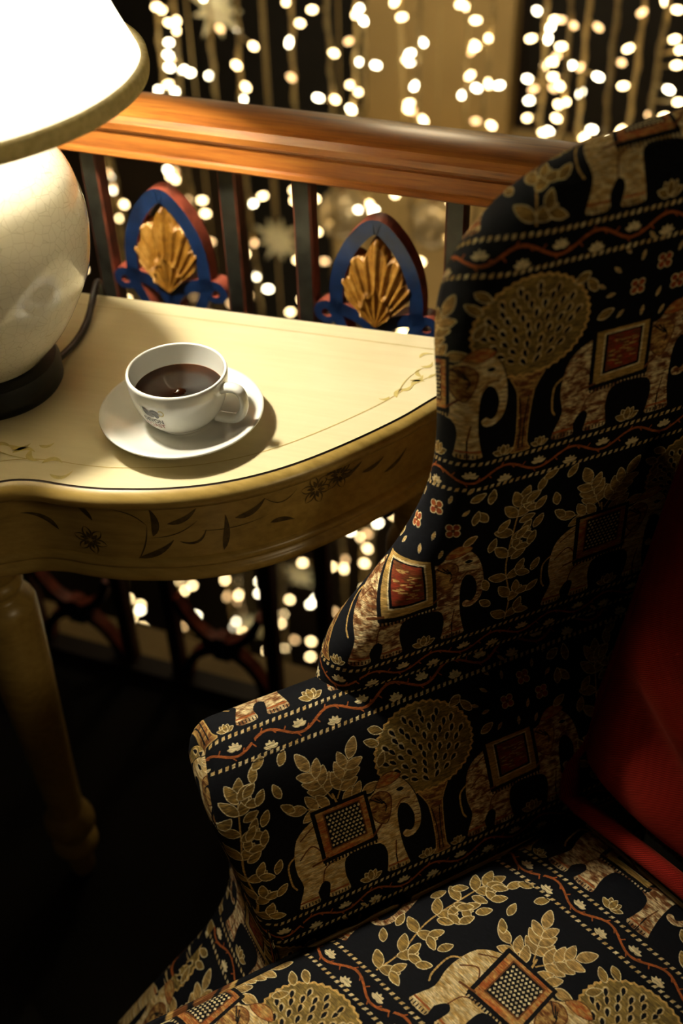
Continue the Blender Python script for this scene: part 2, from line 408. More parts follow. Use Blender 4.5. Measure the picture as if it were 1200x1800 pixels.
for r, dx in ((0, 0.0), (1, 200.0)):
    oy = r * ROW; base = oy + 34
    plant(dx + 362, base + 4)
    bush(dx + 62, base + 90, 1.42)
    sprigs(dx + 262, base + 126)
    tree(dx + 163, base + 2)
    elephant(dx + 2, base, 0)
    elephant(dx + 192, base, 1)
    lotus_big(dx + 82, base + 4, 1.0); lotus_big(dx + 272, base + 4, 1.0); lotus_big(dx + 146, base + 3, 0.8); lotus_big(dx + 182, base + 3, 0.7)
    for q in ((-24, 150, 0.6), (-14, 138, 0.9), (-30, 128, 0.3), (-12, 160, 1.2),  (-32, 108, 0.8), (-18, 96, 1.2), (-36, 84, 0.5), (-14, 116, 1.0), (340, 100, 1.2), (348, 122, 0.8), (336, 140, 2.2), (338, 160, 1.4)):
        leaf(dx + q[0], base + q[1], q[2], 1.2, C_GOLD)
    for q in ((112, 168, -0.5), (118, 150, 2.6), (214, 166, 3.6), (222, 148, 2.2), (226, 120, 0.4), (318, 168, 0.4), (322, 140, 1.3), (312, 118, 0.5), (344, 30, 2.4), (340, 52, 1.9), (384, 34, 0.7), (388, 60, 1.1), (20, 118, 2.4), (10, 136, 1.8), (-8, 172, 0.5), (18, 166, 1.0), (112, 128, 1.0)):
        leaf(dx + q[0], base + q[1], q[2], 1.15, C_GOLD)
    band(oy)
# weave: ribs and thread-to-thread variation
rib = wrap_noise(7, 0.9, 11)
ribs = 0.90 + 0.10 * np.sin(np.arange(CH) * 2 * np.pi / (CH / round(TH / 1.15)))[:, None]
CAN *= np.clip(ribs * (1 + 0.10 * rib), 0.5, 1.35)[..., None]
CAN += np.clip(wrap_noise(5, 0.7, 13), 0, 3)[..., None] * 3.5
CAN = np.clip(CAN, 0, 255)
def bpy_image(name, rgb):
    h, w = rgb.shape[:2]
    im = bpy.data.images.new(name, w, h, alpha=False)
    a = np.ones((h, w, 4), np.float32); a[..., :3] = rgb / 255.0
    im.pixels.foreach_set(a.ravel()); im.update(); im.pack()
    return im
TAP = bpy_image('tapestry_weave', CAN)
m, nt, b = new_mat('elephant_tapestry_cloth')
uvn = N(nt, 'ShaderNodeUVMap'); uvn.uv_map = 'UVMap'
mp = N(nt, 'ShaderNodeMapping'); mp.inputs['Scale'].default_value = (1000 / TW, 1000 / TH, 1)
L(nt, uvn.outputs[0], mp.inputs[0])
ti = N(nt, 'ShaderNodeTexImage'); ti.image = TAP; ti.extension = 'REPEAT'
L(nt, mp.outputs[0], ti.inputs[0]); L(nt, ti.outputs[0], b.inputs['Base Color'])
b.inputs['Roughness'].default_value = 0.85; b.inputs['Specular IOR Level'].default_value = 0.12
bump(nt, b, ti.outputs[0], 0.55, 0.0009)
M['tapestry'] = m

# ------------------------------------------------------------------ object helpers
PM = {}
def link(o, parent):
    COL.objects.link(o)
    if parent is not None: o.parent = parent
    return o
def obj(name, V, F, mat, parent=None, uv=None, smooth_=True, fmat=None):
    """one mesh object; V in world coordinates, stored in the space of its top-level thing"""
    V = np.asarray(V, float)
    root = parent
    if root is not None:
        Mi = PM[root.name].inverted()
        R = np.array(Mi)[:3, :3]; T = np.array(Mi)[:3, 3]
        V = V @ R.T + T
    me = bpy.data.meshes.new(name)
    me.from_pydata(V.tolist(), [], [tuple(int(i) for i in f) for f in F])
    mats = mat if isinstance(mat, (list, tuple)) else [mat]
    for q in mats: me.materials.append(q)
    if fmat is not None: me.polygons.foreach_set('material_index', np.asarray(fmat, np.int32))
    if uv is not None:
        lay = me.uv_layers.new(name='UVMap')
        vi = np.empty(len(me.loops), np.int32); me.loops.foreach_get('vertex_index', vi)
        uv = np.asarray(uv, np.float32); lay.data.foreach_set('uv', uv[vi].ravel())
    me.polygons.foreach_set('use_smooth', np.full(len(me.polygons), bool(smooth_)))
    me.update()
    o = bpy.data.objects.new(name, me)
    PM_parent = parent
    link(o, parent)
    if parent is not None: PM[o.name] = PM[parent.name]
    else: PM[o.name] = Matrix.Identity(4)
    return o
def tag(o, label=None, cat=None, group=None, kind=None):
    if label: o['label'] = label
    if cat: o['category'] = cat
    if group: o['group'] = group
    if kind: o['kind'] = kind
    return o
def thing(name, label, cat, loc=(0, 0, 0), rz=0.0, group=None):
    o = bpy.data.objects.new(name, None)
    o.empty_display_size = 0.05
    o.location = loc; o.rotation_euler = (0, 0, rz)
    link(o, None)
    PM[o.name] = Matrix.Translation(Vector(loc)) @ Matrix.Rotation(rz, 4, 'Z')
    return tag(o, label, cat, group)
def auto_sharp(o, deg=35):
    me = o.data
    bm = bmesh.new(); bm.from_mesh(me)
    for e in bm.edges:
        if len(e.link_faces) == 2 and e.calc_face_angle(0) > math.radians(deg): e.smooth = False
    bm.to_mesh(me); bm.free()
    return o
def grid_faces(n, m_, close_m=False, close_n=False, flip=False):
    F = []
    for i in range(n if close_n else n - 1):
        for j in range(m_ if close_m else m_ - 1):
            a = i * m_ + j; b_ = i * m_ + (j + 1) % m_; c = ((i + 1) % n) * m_ + (j + 1) % m_; d = ((i + 1) % n) * m_ + j
            F.append((a, d, c, b_) if flip else (a, b_, c, d))
    return F
def lathe(prof, c, seg=48, ring=False):
    """prof: (r, z) bottom to top; returns V, F"""
    V = []
    for r, z in prof:
        for k in range(seg):
            a = 2 * math.pi * k / seg
            V.append((c[0] + r * math.cos(a), c[1] + r * math.sin(a), z))
    F = grid_faces(len(prof), seg, close_m=True, close_n=ring)
    if ring: return V, F
    if prof[0][0] > 1e-6: F.append(tuple(reversed(range(seg))))
    if prof[-1][0] > 1e-6: F.append(tuple(range((len(prof) - 1) * seg, len(prof) * seg)))
    return V, F
def sm(pts, n=6): return smooth(pts, n, False)
def sm3(pts, n=6):
    p = np.asarray(pts, float); out = []; k = len(p)
    g = lambda q: p[min(max(q, 0), k - 1)]
    for i in range(k - 1):
        a, b_, c, d = g(i - 1), g(i), g(i + 1), g(i + 2)
        for t in np.arange(n) / n:
            out.append(0.5 * (2 * b_ + (c - a) * t + (2 * a - 5 * b_ + 4 * c - d) * t * t + (3 * b_ - a - 3 * c + d) * t ** 3))
    out.append(p[-1]); return np.array(out)
def tube(pts, rad, seg=8, closed=False):
    p = np.asarray(pts, float); n = len(p)
    rad = np.full(n, rad) if np.isscalar(rad) else np.asarray(rad)
    V = []; ref = np.array((0.0, 0.0, 1.0)); prev = None
    for i in range(n):
        t = p[(i + 1) % n] - p[i - 1] if closed else p[min(i + 1, n - 1)] - p[max(i - 1, 0)]
        t /= np.linalg.norm(t) + 1e-12
        if prev is None:
            r = ref if abs(t @ ref) < 0.9 else np.array((1.0, 0, 0))
            x = np.cross(t, r)
        else: x = prev - t * (prev @ t)
        x /= np.linalg.norm(x) + 1e-12; y = np.cross(t, x); prev = x
        for k in range(seg):
            a = 2 * math.pi * k / seg
            V.append(p[i] + rad[i] * (math.cos(a) * x + math.sin(a) * y))
    F = grid_faces(n, seg, close_m=True, close_n=closed)
    if not closed:
        F.append(tuple(reversed(range(seg)))); F.append(tuple(range((n - 1) * seg, n * seg)))
    return V, F
def box(x0, x1, y0, y1, z0, z1):
    V = [(x, y, z) for z in (z0, z1) for y in (y0, y1) for x in (x0, x1)]
    return V, [(0, 2, 3, 1), (4, 5, 7, 6), (0, 1, 5, 4), (2, 6, 7, 3), (0, 4, 6, 2), (1, 3, 7, 5)]
def join(parts):
    V, F = [], []
    for v, f in parts:
        o = len(V); V += [tuple(q) for q in v]; F += [tuple(i + o for i in q) for q in f]
    return V, F

# ------------------------------------------------------------------ setting: balustrade frame, floor, stairwell void
RO = np.array((0.109, 1.091, 0.0)); RA = math.radians(-21)
RD = np.array((math.cos(RA), math.sin(RA), 0)); RN = np.array((-RD[1], RD[0], 0))
def rl_pt(c, g, z): return RO + RD * c + RN * g + np.array((0, 0, z))
def rl_map(V): return [rl_pt(*v) for v in V]
def rl_box(c0, c1, g0, g1, z0, z1):
    V, F = box(c0, c1, g0, g1, z0, z1); return rl_map(V), F
V, F = rl_box(-2.6, 2.4, -2.9, 0.086, -0.30, 0.0)
tag(obj('floor', V, F, M['floor'], None, smooth_=False), 'dark carpeted floor beneath the table and armchair', 'floor', kind='structure')
V, F = rl_box(-2.6, 2.4, 0.086, 0.150, -0.30, 0.020)
tag(obj('trim_1', V, F, M['ledge'], None, smooth_=False), 'cream painted floor edge behind the balusters', 'trim', kind='structure')
V, F = rl_box(-4.2, 2.6, 2.1, 2.2, -2.7, 2.4)
tag(obj('wall_far', V, F, M['void_wall'], None, smooth_=False), 'dark brown wall across the stairwell behind the fairy lights', 'wall', kind='structure')
V, F = rl_box(-4.2, 2.6, 0.150, 2.2, -2.8, -2.7)
tag(obj('floor_lower', V, F, M['dark'], None, smooth_=False), 'dark lower floor below the stairwell', 'floor', kind='structure')
# recessed dark windows in the far wall and a cream pier between them with a wider base
wn = 0
for (c0, c1, z0, z1) in ((-1.66, -0.80, 0.10, 2.3), (-0.335, 1.6, 0.235, 2.3), (-1.20, -0.86, -0.95, -0.02)):
    wn += 1
    V, F = rl_box(c0, c1, 2.085, 2.098, z0, z1)
    fr = []
    for a in ((c0 - 0.03, c0, z0 - 0.03, z1 + 0.03), (c1, c1 + 0.03, z0 - 0.03, z1 + 0.03), (c0, c1, z0 - 0.03, z0), (c0, c1, z1, z1 + 0.03)):
        fr.append(rl_box(a[0], a[1], 2.07, 2.10, a[2], a[3]))
    w_ = tag(obj('window_%d' % wn, V, F, M['dark'], None, smooth_=False), ('tall dark window left of the cream pier', 'wide black window right of the cream pier', 'small dark opening low in the far wall')[wn - 1], 'window', kind='structure')
    obj('window_frame', *join(fr), M['dark_wood'], w_, smooth_=False)
V, F = join([rl_box(-0.765, -0.355, 1.99, 2.10, 0.20, 2.3), rl_box(-0.83, 0.62, 1.86, 2.10, -0.31, 0.20), rl_box(-0.84, 0.63, 1.85, 2.10, 0.20, 0.215)])
tag(obj('wall_pier', V, F, M['cream_wall'], None, smooth_=False), 'cream wall pier on a wider cream base across the stairwell', 'wall', kind='structure')

# ------------------------------------------------------------------ balustrade
bal = thing('balustrade', 'wooden balustrade with varnished handrail and carved blue and gold splats behind the table', 'balustrade', tuple(rl_pt(-0.2, 0.078, 0)), RA)
prof = [(.050, .972), (.043, .972), (.0405, .9745), (.0415, .979), (.0455, .9805), (.0455, .9985), (.0475, .9995), (.0475, 1.0015), (.043, 1.003), (.0385, 1.008), (.0375, 1.0155), (.041, 1.0235), (.050, 1.0275), (.065, 1.0296), (.080, 1.0302), (.095, 1.0290), (.110, 1.0255), (.1185, 1.019), (.120, 1.011), (.116, 1.0045), (.109, 1.0015), (.109, .979), (.112, .972)]
n = len(prof); V = []
cs = np.linspace(-2.3, 1.7, 9)
for c in cs: V += [rl_pt(c, g, z) for g, z in prof]
F = grid_faces(len(cs), n, close_m=True, flip=True) + [tuple(range(n)), tuple(reversed(range((len(cs) - 1) * n, len(cs) * n)))]
auto_sharp(obj('handrail', V, F, M['rail'], bal), 30)
V, F = rl_box(-2.3, 1.7, 0.050, 0.0855, 0.0, 0.0215)
obj('bottom_rail', V, F, M['dark_wood'], bal, smooth_=False)
PERIOD = 0.2755
bcs, occ = [], []
for k in range(-5, 4):
    bcs += [0.002 + k * PERIOD, 0.002 + k * PERIOD - 0.182]
    occ.append(0.002 + k * PERIOD - 0.0925)
w = 0.0115
for c in sorted(bcs):
    ch = 0.0025
    sec = [(-w + ch, -w), (w - ch, -w), (w, -w + ch), (w, w - ch), (w - ch, w), (-w + ch, w), (-w, w - ch), (-w, -w + ch)]
    V = [rl_pt(c + a, 0.078 + g, z) for z in (0.02, 0.976) for a, g in sec]
    F = grid_faces(2, 8, close_m=True) + [tuple(reversed(range(8))), tuple(range(8, 16))]
    fm = [0, 1, 1, 1, 0, 1, 1, 1, 0, 0]
    obj('baluster', V, F, [M['baluster'], M['baluster_side']], bal, smooth_=False, fmat=fm)
def ribbon(pts, wid, c0, g0=0.067, g1=0.088):
    """flat band of varying width along a curve in the splat plane: blue front, red edges"""
    p = np.asarray(pts, float); k = len(p)
    wid = np.full(k, wid) if np.isscalar(wid) else np.interp(np.linspace(0, 1, k), np.linspace(0, 1, len(wid)), wid)
    t = np.gradient(p, axis=0); t /= np.linalg.norm(t, axis=1)[:, None] + 1e-12
    nn = np.stack([-t[:, 1], t[:, 0]], 1)
    A = p + nn * wid[:, None] / 2; B = p - nn * wid[:, None] / 2
    V, F, fm = [], [], []
    for i in range(k):
        for q, g in ((A[i], g0), (B[i], g0), (B[i], g1), (A[i], g1)): V.append(rl_pt(c0 + q[0], g, q[1]))
    for i in range(k - 1):
        a, b_ = i * 4, i * 4 + 4
        for j in range(4):
            F.append((a + j, a + (j + 1) % 4, b_ + (j + 1) % 4, b_ + j)); fm.append(0 if j in (0, 2) else 1)
    F += [(0, 1, 2, 3), (4 * k - 1, 4 * k - 2, 4 * k - 3, 4 * k - 4)]; fm += [1, 1]
    return V, F, fm
def splat(c0):
    V, F, fm = [], [], []
    def add(r):
        o = len(V); V.extend(r[0]); F.extend([tuple(i + o for i in f) for f in r[1]]); fm.extend(r[2])
    Z = 0.806
    half = [(.050, -.002), (.0495, .028), (.043, .058), (.029, .086), (.012, .106), (.003, .1115)]
    arch = sm(half, 6); arch = arch + [(-x, z) for x, z in reversed(arch)]
    add(ribbon([(x, Z + z) for x, z in arch], [.017, .017, .018, .018, .018, .017, .017], c0))
    for s in (-1, 1):
        add(ribbon([(s * x, Z + z) for x, z in sm([(.060, .002), (.042, -.003), (.022, -.010), (.007, -.024), (.0, -.040)], 6)], [.018, .017, .015, .016], c0))
        vol = [(.050 + .013 + .0115 * math.cos(a), -.010 + .0105 * math.sin(a)) for a in np.linspace(2.2, -2.6, 16)]
        add(ribbon([(s * x, Z + z) for x, z in vol], [.012, .010, .008], c0))
        add(ribbon([(s * x, Z + z) for x, z in sm([(.054, -.004), (.044, -.026), (.033, -.055), (.030, -.10), (.034, -.16), (.046, -.22), (.040, -.28), (.020, -.31), (.0, -.32)], 5)], [.015, .013, .012, .012, .012], c0))
    add(ribbon([(0, .48), (0, .60), (0, .70), (0, .766)], [.014, .016, .012, .022], c0, 0.0665, 0.0895))
    o = auto_sharp(obj('carved_splat', V, F, [M['blue_paint'], M['red_paint']], bal, fmat=fm), 40)
    V, F, fm = [], [], []
    # lower lyre: arms curve out above and below a knot
    for s in (-1, 1):
        add(ribbon([(s * x, z) for x, z in sm([(.0, .118), (.022, .126), (.044, .144), (.062, .172), (.076, .206)], 5)], [.024, .016, .015, .014], c0))
        add(ribbon([(s * x, z) for x, z in sm([(.0, .112), (.026, .100), (.050, .078), (.066, .048), (.074, .018)], 5)], [.026, .018, .015, .020], c0))
        kn = [(.020 + .012 * math.cos(a), .118 + .010 * math.sin(a)) for a in np.linspace(2.6, -2.2, 12)]
        add(ribbon([(s * x, z) for x, z in kn], .008, c0))
    add(ribbon([(0, .085), (0, .10), (0, .125), (0, .138)], [.028, .034, .030, .016], c0, 0.0665, 0.0895))
    auto_sharp(obj('lower_splat', V, F, [M['blue_paint'], M['red_paint']], bal, fmat=fm), 40)
    # gilded shell: two tiers of fanned flutes
    nt_, nr = 91, 26; V = []
    for i in range(nt_):
        u = -1 + 2 * i / (nt_ - 1); th = 0.82 * u
        lob = abs(u) * 3.5; fr = lob - math.floor(lob + 1e-9); lobe_top = 1.0 - 0.09 * (1 - math.cos(2 * math.pi * (fr - 0.0))) * 0.5
        R = (0.116 - 0.055 * abs(u)) * (0.84 + 0.16 * abs(math.cos(math.pi * 2.5 * u)) ** 0.8)
        for k in range(nr):
            t = k / (nr - 1); r = R * t
            flute = (1 - abs(math.sin(math.pi * 5.0 * u)) + 0.25 * abs(math.sin(math.pi * 15 * u))) if t > 0.46 else 1 - abs(math.sin(math.pi * 3 * u))
            tier = 0.006 if t > 0.46 else 0.0105
            h = tier + 0.0056 * flute * min(1, t * 2.2) + 0.006 * (1 - t) * (1 if t > 0.46 else 0.4)
            if 0.40 < t <= 0.46: h += 0.003
            if k == nr - 1: h = -0.008
            V.append(rl_pt(c0 + r * math.sin(th), 0.076 - h, 0.788 + r * math.cos(th)))
    F = grid_faces(nt_, nr)
    base = len(V)
    obj('shell_carving', V, F, M['gold'], o)
for c0 in occ: splat(c0)

# ------------------------------------------------------------------ placement constants (metres)
LAMPXY = (-0.372, 1.028)
SHADE_Z, SHADE_R, SEAM_A, BZ = .322, .209, -1.15, .525
CORD0, CORD1, CORD2, CORD3, CORD4, CORD5 = [(-.306, 1.050, .840), (-.293, 1.090, .836), (-.285, 1.126, .838), (-.283, 1.165, .842), (-.279, 1.200, .852), (-.278, 1.222, .800)]
LOGO_A = math.radians(-118)
UV_ARM = -.19
UV_WING = -.305
WING_N = .692
WING_ROW = .212
UV_SEAT = (0, 0)
PIL_E, PIL_F = .392, -.03
APFLOWERS = [(.527, .022), (.274, .050), (.245, .056)]
APLEAVES = [(.457, .032, .457, .068, .12, 0.0080), (.440, .048, .408, .066, .12, 0.0064), (.476, .002, .436, .026, .10, 0.0072), (.430, .024, .400, .037, .3, 0.0032),
            (.384, .006, .378, .052, .05, 0.0072), (.368, .046, .334, .062, .14, 0.0072), (.330, .028, .302, .022, -.1, 0.0064), (.476, .0, .462, .046, .06, .0012),
            (.462, .046, .505, .066, .15, .0012), (.457, .03, .408, .05, .1, .0012), (.405, .036, .330, .040, .05, .0010), (.334, .062, .296, .062, .3, .0012),
            (.250, .050, .215, .060, .1, 0.0056), (.262, .062, .240, .078, .1, .006), (.560, .030, .590, .052, .15, 0.0056), (.520, .05, .545, .075, .1, .006), (.215, .045, .185, .052, .1, 0.0056), (.185, .03, .150, .046, .1, 0.0056)]

# ------------------------------------------------------------------ serpentine console table
TA = math.radians(-16.57); TZ = 0.83
TD = np.array((math.cos(TA), math.sin(TA), 0)); TN = np.array((-TD[1], TD[0], 0))
def tb_pt(u, w_, z): return RO + TD * u - TN * w_ + np.array((0, 0, z))
HALF = [(.076, .0), (.072, .028), (.054, .072), (.0254, .1119), (-.0034, .158), (-.0481, .2149), (-.0927, .2612), (-.1393, .295), (-.1889, .3177), (-.2417, .3316), (-.2691, .3358), (-.2928, .3372), (-.3160, .3372), (-.3391, .3412), (-.3600, .3510), (-.40, .372), (-.47, .398), (-.55, .413), (-.63, .418)]
TC = -.63
FULL = HALF + [(2 * TC - u, w_) for u, w_ in reversed(HALF[:-1])]
EDGE = np.array(sm(FULL, 6))
_t = np.gradient(EDGE, axis=0); _t /= np.linalg.norm(_t, axis=1)[:, None]
ENRM = np.stack([-_t[:, 1], _t[:, 0]], 1)          # outward
if ENRM[len(ENRM) // 2][1] < 0: ENRM = -ENRM
EARC = np.concatenate([[0], np.cumsum(np.linalg.norm(np.diff(EDGE, axis=0), axis=1))])
def edge_off(off):
    q = EDGE + ENRM * off
    q[:, 1] = np.maximum(q[:, 1], 0.0); return q
def sweep(profile):
    k = len(EDGE); V = []
    cols = [edge_off(o) for o, z in profile]
    for i in range(k):
        for (o, z), c in zip(profile, cols): V.append(tb_pt(c[i, 0], c[i, 1], TZ + z))
    return V, grid_faces(k, len(profile), flip=False)
tab = thing('console_table', 'pale yellow painted half-round console table with floral apron', 'table', tuple(tb_pt(TC, 0.2, 0)), TA)
q = edge_off(0.0)
V = [tb_pt(u, w_, TZ) for u, w_ in q] + [tb_pt(u, w_, TZ - 0.024) for u, w_ in edge_off(-0.02)]
k = len(q)
F = [tuple(range(k)), tuple(reversed(range(k, 2 * k)))]
bk = [0, k - 1, 2 * k - 1, k]
F.append(tuple(bk))
o = obj('table_top', V, F, M['table_top'], tab, smooth_=False)
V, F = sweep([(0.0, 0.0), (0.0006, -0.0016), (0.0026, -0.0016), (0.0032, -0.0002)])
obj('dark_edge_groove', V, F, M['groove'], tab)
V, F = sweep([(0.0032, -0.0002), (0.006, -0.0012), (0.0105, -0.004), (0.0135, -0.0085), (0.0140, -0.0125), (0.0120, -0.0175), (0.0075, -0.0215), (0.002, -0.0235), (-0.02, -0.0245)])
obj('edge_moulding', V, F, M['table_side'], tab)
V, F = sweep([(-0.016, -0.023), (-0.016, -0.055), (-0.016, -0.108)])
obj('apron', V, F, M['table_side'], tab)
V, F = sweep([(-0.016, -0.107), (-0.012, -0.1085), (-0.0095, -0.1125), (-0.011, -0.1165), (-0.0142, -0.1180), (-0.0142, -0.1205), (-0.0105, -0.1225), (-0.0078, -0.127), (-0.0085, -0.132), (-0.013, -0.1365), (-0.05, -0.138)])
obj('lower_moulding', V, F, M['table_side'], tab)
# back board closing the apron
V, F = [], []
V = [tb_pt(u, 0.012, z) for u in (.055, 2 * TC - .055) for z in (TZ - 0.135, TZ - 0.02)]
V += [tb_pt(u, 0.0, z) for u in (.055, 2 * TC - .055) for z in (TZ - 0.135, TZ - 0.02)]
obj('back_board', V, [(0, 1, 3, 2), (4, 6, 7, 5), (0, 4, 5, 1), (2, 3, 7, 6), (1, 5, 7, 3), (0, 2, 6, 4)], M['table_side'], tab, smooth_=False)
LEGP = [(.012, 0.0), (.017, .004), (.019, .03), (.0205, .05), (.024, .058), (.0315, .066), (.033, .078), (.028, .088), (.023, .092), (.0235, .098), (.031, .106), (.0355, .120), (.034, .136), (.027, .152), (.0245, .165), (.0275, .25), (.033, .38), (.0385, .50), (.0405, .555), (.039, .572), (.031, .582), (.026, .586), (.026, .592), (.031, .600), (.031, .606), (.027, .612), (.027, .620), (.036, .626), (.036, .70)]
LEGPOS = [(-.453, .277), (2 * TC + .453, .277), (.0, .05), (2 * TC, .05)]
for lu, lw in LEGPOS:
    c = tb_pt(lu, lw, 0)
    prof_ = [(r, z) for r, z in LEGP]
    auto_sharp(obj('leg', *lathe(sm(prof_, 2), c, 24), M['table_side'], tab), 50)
# hand-painted ornament lying on the paint film
def comma(p0, p1, bend, wid, n=9):
    p0, p1 = np.array(p0, float), np.array(p1, float); d = p1 - p0; nn = np.array((-d[1], d[0]))
    up, dn = [], []
    for k in range(n):
        t = k / (n - 1); c = p0 + d * t + nn * bend * 4 * t * (1 - t)
        tt = d + nn * bend * 4 * (1 - 2 * t); tt /= np.linalg.norm(tt); m2 = np.array((-tt[1], tt[0]))
        h = wid * (math.sin(math.pi * min(1, t ** 0.75)) * 0.92 + 0.08) / 2
        up.append(c + m2 * h); dn.append(c - m2 * h)
    return up, dn
def deco(commas, surf):
    V, F = [], []
    for p0, p1, bend, wid in commas:
        up, dn = comma(p0, p1, bend, wid); o = len(V)
        for a, b_ in zip(up, dn): V += [surf(*a), surf(*b_)]
        for k in range(len(up) - 1): F.append((o + 2 * k, o + 2 * k + 1, o + 2 * k + 3, o + 2 * k + 2))
    return V, F
top_s = lambda u, w_: tb_pt(u, w_, TZ + 0.0004)
def spray(cu, cw, ang, s, mir=1):
    out = []
    base = [((-.055, .0), (-.028, .006), .25, .0075), ((-.034, .012), (-.008, .002), -.3, .008), ((-.012, -.002), (.012, -.012), .35, .0085), ((.0, .012), (.026, .002), -.3, .008), ((.020, .0), (.040, .016), .3, .008), ((.046, .020), (.070, .012), -.35, .0075), ((.024, -.012), (.040, -.022), .3, .006), ((-.060, .012), (-.075, .024), .3, .006), ((-.05, .002), (.05, .012), .10, .0018), ((.066, .036), (.09, .022), .35, .0065)]
    c_, s_ = math.cos(ang), math.sin(ang)
    for p0, p1, b_, w_ in base:
        f = lambda p: (cu + s * (mir * p[0] * c_ - p[1] * s_), cw + s * (mir * p[0] * s_ + p[1] * c_))
        out.append((f(p0), f(p1), b_ * mir, w_ * s))
    return out
for sp_ in (spray(-.362, .296, 0.05, 0.80), spray(.0, .092, 1.95, 0.62, -1)):
    V, F = deco(sp_, top_s)
    obj('painted_leaf_spray', V, F, M['leaf_paint'], tab)
# faint painted line that follows the edge of the top
for off, wd in ((-0.030, 0.0012),):
    a, b_ = edge_off(off), edge_off(off - wd)
    V = []; idx = [i for i in range(len(a)) if a[i, 1] > 0.02]
    for i in idx: V += [tb_pt(a[i, 0], a[i, 1], TZ + 0.0003), tb_pt(b_[i, 0], b_[i, 1], TZ + 0.0003)]
    obj('painted_line', V, grid_faces(len(idx), 2), M['leaf_line'], tab)
V = [tb_pt(u, w_, TZ + 0.0003) for u in (.045, 2 * TC - .045) for w_ in (.024, .0252)]
obj('painted_line', V, [(0, 1, 3, 2)], M['leaf_line'], tab)
AP = edge_off(-0.016 + 0.0005)
def apron_s(a, h):
    return tb_pt(np.interp(a, EARC, AP[:, 0]), np.interp(a, EARC, AP[:, 1]), TZ - 0.108 + h)
def flower(a, h, s):
    out = []
    for k in range(6):
        t = 2 * math.pi * k / 6 + 0.3
        c_, s_ = math.cos(t), math.sin(t)
        out.append(((a + .003 * c_, h + .003 * s_), (a + s * c_, h + s * s_), 0.28, .0016))
        out.append(((a + .003 * c_, h + .003 * s_), (a + s * c_, h + s * s_), -0.28, .0016))
        out.append(((a + .002 * c_, h + .002 * s_), (a + .62 * s * c_, h + .62 * s * s_), 0.05, .0042))
    return out
ap = []
for fa, fh in APFLOWERS: ap += flower(fa, fh, .019)
for x0, y0, x1, y1, bend, wid in APLEAVES: ap.append(((x0, y0), (x1, y1), bend, wid))
V, F = deco(ap, apron_s)
obj('painted_flower_vine', V, F, M['leaf_dark'], tab)

# ------------------------------------------------------------------ table lamp
LX, LY = LAMPXY
lamp = thing('table_lamp', 'lit table lamp with white pleated shade and round crackle-glazed body', 'lamp', (LX, LY, TZ))
auto_sharp(obj('plinth', *lathe([(.074, TZ), (.0765, TZ + .004), (.0765, TZ + .022), (.073, TZ + .030), (.064, TZ + .034), (.052, TZ + .040)], (LX, LY), 64), M['black_base'], lamp), 40)
BODY = [(.050, .034), (.062, .036), (.073, .046), (.092, .068), (.110, .098), (.125, .130), (.1315, .165), (.1310, .195), (.122, .230), (.101, .262), (.074, .286), (.048, .298), (.036, .304), (.034, .318)]
obj('ceramic_body', *lathe([(r, TZ + z) for r, z in sm(BODY, 5)], (LX, LY), 96), M['ceramic'], lamp)
obj('neck', *lathe([(.014, TZ + .312), (.022, TZ + .318), (.022, TZ + .326), (.010, TZ + .330), (.010, TZ + .437), (.018, TZ + .440), (.018, TZ + .48)], (LX, LY), 24), M['gold'], lamp)
obj('bulb', *lathe([(.012, TZ + BZ - .047), (.018, TZ + BZ - .037), (.029, TZ + BZ - .017), (.032, TZ + BZ), (.029, TZ + BZ + .017), (.018, TZ + BZ + .029), (.0005, TZ + BZ + .033)], (LX, LY), 24), M['bulb'], lamp)
# shade: pleated cone, open at both ends, folds as real relief
SB, ST, RB, RT = TZ + SHADE_Z, TZ + SHADE_Z + .27, SHADE_R, SHADE_R * 0.47
seg, rows = 720, 7; V, UV = [], []
for side in (0, 1):
    for i in range(rows):
        t = i / (rows - 1); z = SB + (ST - SB) * t; r0 = RB + (RT - RB) * (t ** 0.92) - side * 0.0012
        for k_ in range(seg + 1):
            a = 2 * math.pi * k_ / seg; r = r0 + 0.0007 * math.cos(a * 180) * (1 - 0.4 * t)
            V.append((LX + r * math.cos(a), LY + r * math.sin(a), z)); UV.append((k_ / seg * 8, t))
F = grid_faces(rows, seg + 1)
F += [tuple(i + rows * (seg + 1) for i in f) for f in grid_faces(rows, seg + 1, flip=True)]
sh = obj('pleated_shade', V[:rows * (seg + 1)], F[:len(F) // 2], M['shade'], lamp, uv=UV[:rows * (seg + 1)])
obj('lower_trim', *lathe([(RB - .002, SB - .002), (RB + .0022, SB - .002), (RB + .0030, SB + .003), (RB + .0022, SB + .012), (RB - .0035, SB + .014), (RB - .0045, SB + .006), (RB - .002, SB - .002)][:-1], (LX, LY), 128, True), M['shade_trim'], sh)
obj('upper_trim', *lathe([(RT - .001, ST - .012), (RT + .004, ST - .012), (RT + .0035, ST), (RT - .001, ST)], (LX, LY), 96, True), M['shade_trim'], sh)
sa = SEAM_A
V = []
for t in np.linspace(0.02, 0.52, 8):
    r = RB + (RT - RB) * (t ** 0.92) + .0012; wd = .0016 * (1 - t)
    for s in (-1, 1): V.append((LX + r * math.cos(sa + s * wd / r), LY + r * math.sin(sa + s * wd / r), SB + (ST - SB) * t))
obj('seam', V, grid_faces(8, 2), M['shade_trim'], sh)
c0 = np.array((LX, LY, TZ))
cp = sm3([CORD0, CORD1, CORD2, CORD3, CORD4, CORD5], 8)
obj('power_cord', *tube(cp, 0.0042, 10), M['cord'], lamp)

